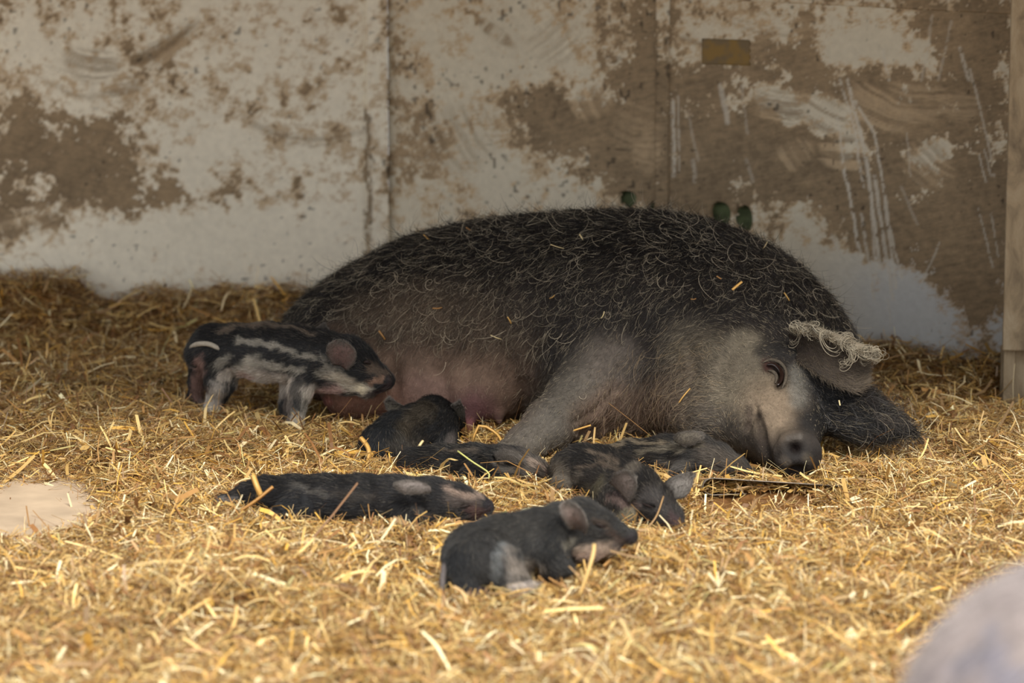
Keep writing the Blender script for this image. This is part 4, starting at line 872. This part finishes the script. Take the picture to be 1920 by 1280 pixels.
# ------------------------------------------------------------------ half buried bent metal sheet
Yt = 8.86
V, Q = [], []
prof = []
for i in range(13):   # curled edge, then the flat run of the sheet
    a = math.pi * (.5 + i / 12.0); prof.append((.028 * math.cos(a) * .9, .020 * math.sin(a)))
top = [(.0 + .31 * t, .020 - .020 * t) for t in (1, .66, .33)]
low = [(.0 + .08 * t, -.020 + .003 * t) for t in (.33, .66, 1)]
prof = top + prof + low
c0 = W(1338, 931, Yt); n = len(prof)
for k, dy in enumerate((0, .08, .18)):
    for x, z in prof: V.append((c0[0] + x - .01 * k, c0[1] + dy, max(c0[2], .012) + z + .006 - dy * .26))
for k in range(2):
    for i in range(n - 1): Q.append((k * n + i, k * n + i + 1, (k + 1) * n + i + 1, (k + 1) * n + i))
mt = link('metal_sheet', mesh('metal_sheet', V, Q), None, M_METAL); s_ = mt.modifiers.new('t', 'SOLIDIFY'); s_.thickness = .0022
tag(mt, 'bent grey sheet of metal with a rolled edge, half buried below the sow\'s snout', 'scrap metal')

# ------------------------------------------------------------------ straw
def inside_any(P, pad=.002):
    o = np.zeros(len(P), bool)
    for b in BODIES:
        o |= b.sd(P) < pad
    return o
def straw(n, region, length, width, lift, tilt, seed, keep_low=True, segs=3, bright=1.0, sides=False):
    rng = np.random.default_rng(seed)
    py0, py1, x0, x1 = region
    Yf = lambda py: CAM_H / math.tan(PITCH + math.atan((py - 640) / F_PX))
    ya, yb = Yf(py1), Yf(py0)
    Y = ya + (yb - ya) * rng.random(n); X = ((x0 + (x1 - x0) * rng.random(n)) - 960) / F_PX * Y * 1.02
    if x0 < -1000: X = -2.4 + 4.4 * rng.random(n)
    if sides: X = np.where(rng.random(n) < .5, -2.45 + 1.2 * rng.random(n), 1.2 + .85 * rng.random(n)); k = np.abs(X) / Y > .142; X, Y = X[k], Y[k]
    bare = mound(X, Y, 40, 948, .11, 1.0, 1.6); k = bare + .18 * (rng.random(len(X)) - .5) < .42; X, Y = X[k], Y[k]
    wallY = np.where(X > CORNER[0], CORNER[1] + (X - CORNER[0]) * RWALL_D[1] / RWALL_D[0], CORNER[1] - .05 * (CORNER[0] - X)) - .03
    k = Y < wallY; X, Y = X[k], Y[k]; wallY = wallY[k]; k = ~((Y > 9.93) & (X > 1.36)); X, Y, wallY = X[k], Y[k], wallY[k]; n = len(X)
    Z = H(X, Y) + rng.random(n) ** 2 * lift
    az = rng.random(n) * 2 * np.pi; sl = rng.normal(0, 1, n) * tilt; L = length * np.exp(rng.normal(0, .42, n)); Wd = width * np.exp(rng.normal(0, .5, n))
    d = np.stack([np.cos(az) * np.cos(sl), np.sin(az) * np.cos(sl), np.sin(sl)], 1)
    q = rng.normal(0, 1, (n, 3)); q[:, 2] *= .35; s = np.cross(d, q); s = np.cross(s, d) if False else s; s /= np.linalg.norm(s, axis=1, keepdims=True) + 1e-9
    # mostly lying flat: side vector horizontal-ish
    sh = np.stack([-np.sin(az), np.cos(az), rng.normal(0, .5, n)], 1); sh /= np.linalg.norm(sh, axis=1, keepdims=True)
    nn_ = np.cross(d, sh); bend = rng.normal(0, .10, n); kink = (rng.random(n) < .25) * rng.normal(0, .5, n)
    m = segs + 1; t = np.linspace(-.5, .5, m)
    C = np.stack([X, Y, Z + np.abs(np.sin(sl)) * L * .25], 1)[:, None] + d[:, None] * (L[:, None] * t[None])[..., None]
    C = C + nn_[:, None] * (L[:, None] * (bend[:, None] * (1 - 4 * t[None] ** 2) + kink[:, None] * np.abs(t[None]) * .5))[..., None] + sh[:, None] * (L[:, None] * rng.normal(0, .04, n)[:, None] * (1 - 4 * t[None] ** 2))[..., None]
    hw = Wd[:, None] * .5 * np.array([.95] + [1] * (m - 2) + [.8])[None]
    A = C - sh[:, None] * hw[..., None]; B = C + sh[:, None] * hw[..., None]
    mid = C[:, m // 2]; cx_, cy_ = W(1338, 931, 8.86)[:2]
    clear = (mid[:, 0] > cx_ - .03) & (mid[:, 0] < cx_ + .24) & (mid[:, 1] > cy_ - .13) & (mid[:, 1] < cy_ + .01) & (C[:, :, 2].max(1) > -.012) & (rng.random(n) < .9)
    bad = clear | inside_any(mid) | inside_any(C[:, 0]) | inside_any(C[:, -1])
    bad |= (C[:, :, 1].max(1) > wallY + .02)
    g = ~bad; A, B, n = A[g], B[g], int(g.sum())
    V = np.stack([A, B], 2).reshape(n, -1, 3)
    base = (np.arange(n) * 2 * m)[:, None, None]
    i = np.arange(m - 1)[:, None] * 2; Q = (i + np.array([0, 2, 3, 1])[None])[None] + base
    pal = np.array([lin(198, 162, 98), lin(222, 193, 130), lin(243, 225, 180), lin(170, 129, 78), lin(212, 166, 80), lin(138, 98, 60), lin(160, 130, 92), lin(192, 178, 118)])
    pr_ = np.array([.22, .17, .10, .19, .08, .14, .08, .02]); ci = rng.choice(8, n, p=pr_)
    c = pal[ci] * rng.uniform(.58, 1.25, (n, 1)) * bright
    c = np.repeat(np.clip(c, 0, 1), 2 * m, 0)
    return V.reshape(-1, 3), Q.reshape(-1, 4), c
VS, QS, CS = [], [], []
def addm(V, Q, c):
    off = sum(len(v) for v in VS); VS.append(V); QS.append(Q + off); CS.append(c)
# bed under the stalks
gx, gy = np.meshgrid(np.linspace(-2.5, 2.1, 300), np.linspace(5.6, 11.3, 380), indexing='ij')
wY = np.where(gx > CORNER[0], CORNER[1] + (gx - CORNER[0]) * RWALL_D[1] / RWALL_D[0], CORNER[1] - .05 * (CORNER[0] - gx)) - .004; gy = np.minimum(gy, wY); gx = np.where(gy > 9.93, np.minimum(gx, 1.42), gx)
gz = H(gx, gy) - .012 + (fbm(np.stack([gx, gy, gx * 0], -1), 60, 3, 91) - .5) * .025
P = np.stack([gx.ravel(), gy.ravel(), gz.ravel()], 1); I = np.arange(len(P)).reshape(gx.shape)
Q = np.stack([I[:-1, :-1], I[1:, :-1], I[1:, 1:], I[:-1, 1:]], -1).reshape(-1, 4)
cb = lin(118, 82, 46)[None] * (.4 + 1.0 * fbm(P, 50, 4, 92, .7))[:, None]  # dark brown bed colour stands in for shade between the stalks
addm(P, Q, cb)
addm(*straw(120000, (560, 900, -150, 2070), .040, .0017, .018, .24, 101, segs=2))
addm(*straw(110000, (880, 1340, -60, 1980), .042, .0018, .020, .26, 102, segs=2))
addm(*straw(26000, (560, 1340, -100, 2020), .060, .0036, .026, .28, 103))
addm(*straw(4200, (560, 1340, -100, 2020), .065, .0062, .030, .35, 104, segs=3, bright=1.08))
addm(*straw(26000, (560, 1340, -100, 2020), .038, .0012, .035, .7, 105, segs=2))
addm(*straw(7000, (1290, 2400, -2000, 4000), .06, .005, .03, .3, 106))
addm(*straw(26000, (545, 1330, 0, 1), .062, .0050, .026, .25, 107, sides=True, segs=2))
sb = link('straw_bedding', mesh('straw_bedding', np.concatenate(VS), np.concatenate(QS), np.concatenate(CS), smooth=False), None, M_STRAW)
tag(sb, 'deep golden chopped straw bedding covering the pen floor', 'straw', kind='stuff')

# single stalks that can be pointed out
def stalk(label, pts, w, col, group=None):
    C = catmull([W(*p) for p in pts], 9); tg = np.gradient(C, axis=0); s = np.cross(tg, np.array([0, -1, .35])); s /= np.linalg.norm(s, axis=1, keepdims=True); nn_ = np.cross(s, tg); nn_ /= np.linalg.norm(nn_, axis=1, keepdims=True)
    w = w / scl(pts[0][2]) * .5; V = np.stack([C - s * w, C + nn_ * w * .7, C + s * w, C - nn_ * w * .3], 1).reshape(-1, 3)
    Q = [(4 * i + a, 4 * i + (a + 1) % 4, 4 * i + 4 + (a + 1) % 4, 4 * i + 4 + a) for i in range(8) for a in range(4)] + [(0, 3, 2, 1), (32, 33, 34, 35)]
    cc = np.tile(col, (36, 1)); o = link('straw_stalk', mesh('straw_stalk', V, Q, cc), None, M_STRAW); tag(o, label, 'straw stalk', group); return o
GO, PA, GRN = lin(214, 168, 92), lin(240, 218, 164), lin(196, 196, 120)
stalk('long pale green straw stalk bent along the flat sleeping piglet\'s chin', [(789, 993, 8.46), (822, 996, 8.44), (860, 988, 8.45), (910, 975, 8.46), (950, 958, 8.52)], 3.2, GRN)
stalk('wide upright golden straw across the flat sleeping piglet\'s rump', [(474, 890, 8.62), (482, 912, 8.60), (490, 930, 8.60)], 11, GO)
stalk('thin curved pale straw arching over the rump of the flat sleeping piglet', [(440, 908, 8.62), (455, 899, 8.62), (478, 896, 8.62)], 3, PA)
stalk('brown straw leaning diagonally over the flat sleeping piglet\'s haunch', [(450, 958, 8.57), (480, 938, 8.57), (512, 912, 8.58)], 7, lin(176, 130, 72))
stalk('kinked upright straw standing in front of the piglet nursing from behind', [(676, 820, 9.2), (688, 835, 9.18), (692, 850, 9.16), (688, 880, 9.12)], 9, GO)
stalk('short pale straw leaning on the back of the piglet nursing from behind', [(793, 826, 9.2), (786, 836, 9.18), (780, 846, 9.16)], 6, PA)
stalk('greenish straw lying across the black piglet under the foreleg', [(858, 845, 8.98), (885, 865, 8.95), (915, 885, 8.93), (916, 898, 8.92)], 3.5, GRN)
stalk('arched golden straw standing between the teats and the sow\'s foreleg', [(884, 835, 9.3), (898, 798, 9.3), (925, 808, 9.3), (938, 822, 9.28), (944, 840, 9.26)], 6, GO)
stalk('thin straw poking up from beneath the sow\'s foreleg', [(1060, 812, 9.25), (1085, 804, 9.25), (1108, 797, 9.25)], 4, GO)
stalk('long upright blurry straw beside the curled front piglet', [(1085, 1120, 7.72), (1100, 1080, 7.72), (1112, 1040, 7.74), (1114, 1020, 7.76)], 8, lin(222, 186, 118))
stalk('folded straw at the curled front piglet\'s tail', [(850, 1100, 7.74), (868, 1112, 7.72), (876, 1132, 7.70)], 8, lin(214, 178, 124))
stalk('straw lying across the eye of the forward-facing piglet', [(1215, 990, 8.42), (1232, 965, 8.44), (1244, 930, 8.50)], 3.5, lin(170, 136, 92))
stalk('thin curled straw strand on the bridge of the sow\'s snout', [(1420, 748, 9.165), (1445, 757, 9.13), (1470, 762, 9.12), (1490, 770, 9.12)], 2.5, lin(180, 140, 80))
stalk('short straw stub on the sow\'s forehead', [(1573, 750, 9.18), (1575, 760, 9.175)], 3, PA)
stalk('short bright straw on the sow\'s upper shoulder', [(1373, 543, 9.35), (1391, 528, 9.37)], 5, GO)
stalk('thin straw on the sow\'s cheek below the throat hair', [(1273, 755, 9.27), (1282, 742, 9.27), (1294, 728, 9.28)], 3, GO)
BX = [(960,395,9.9,12,3),(1045,462,9.78,26,2),(880,430,9.84,14,3),(800,445,9.85,16,3),(1090,445,9.72,14,3),(1348,520,9.42,10,3),(1475,556,9.42,18,3),(1130,590,9.54,14,2),(820,577,9.62,18,3),(955,600,9.58,14,3),(930,632,9.54,22,2),(716,628,9.74,20,4),(690,470,9.9,10,3),(1432,462,9.58,22,2),(1300,560,9.42,10,2),(1035,556,9.62,12,2)]
rr = random.Random(5)
WH = ['on the crest of the sow\'s back under a tall curl', 'midway down the sow\'s dark back, pale and slender', 'near the skyline of the sow\'s back towards the rump', 'upper rump side of the sow\'s back', 'just right of mid back, below the crest', 'sow\'s shoulder, above the brightest stub', 'behind the near ear, high on the neck', 'where the dark coat meets the foreleg shoulder', 'top edge of the brown belly patch', 'middle of the flank, standing steeply', 'brown flank just above the teats, longest of the bits', 'belly near the standing piglet\'s forehead', 'dark rump, lowest of the bits on the haunch', 'right skyline of the sow\'s shoulder', 'dark shoulder hair above the throat', 'flank between the belly patch and the shoulder']
for i, (x, y, Yq, L, w) in enumerate(BX):
    # drop onto the coat: march towards the body along the view ray
    Ys = np.linspace(9.1, 10.3, 600); D = sow.sd(np.array([W(x, y, q) for q in Ys])); h_ = np.where(D < .004)[0]
    if len(h_) == 0: continue
    Yq = Ys[h_[0]] - .012; a = rr.uniform(-1.2, 1.2)
    stalk('bit of straw ' + WH[i], [(x - L * math.cos(a) / 2, y - L * math.sin(a) / 2, Yq), (x + 1, y + 1, Yq - .003), (x + L * math.cos(a) / 2, y + L * math.sin(a) / 2, Yq)], w, [GO, PA, lin(190, 140, 80)][i % 3] * .8, 'straw bits in the sow\'s coat')

# ------------------------------------------------------------------ put every empty at its thing's base
for o in BASES:
    m = Matrix.Translation(-Vector(o.location))
    for c in o.children: c.matrix_parent_inverse = m
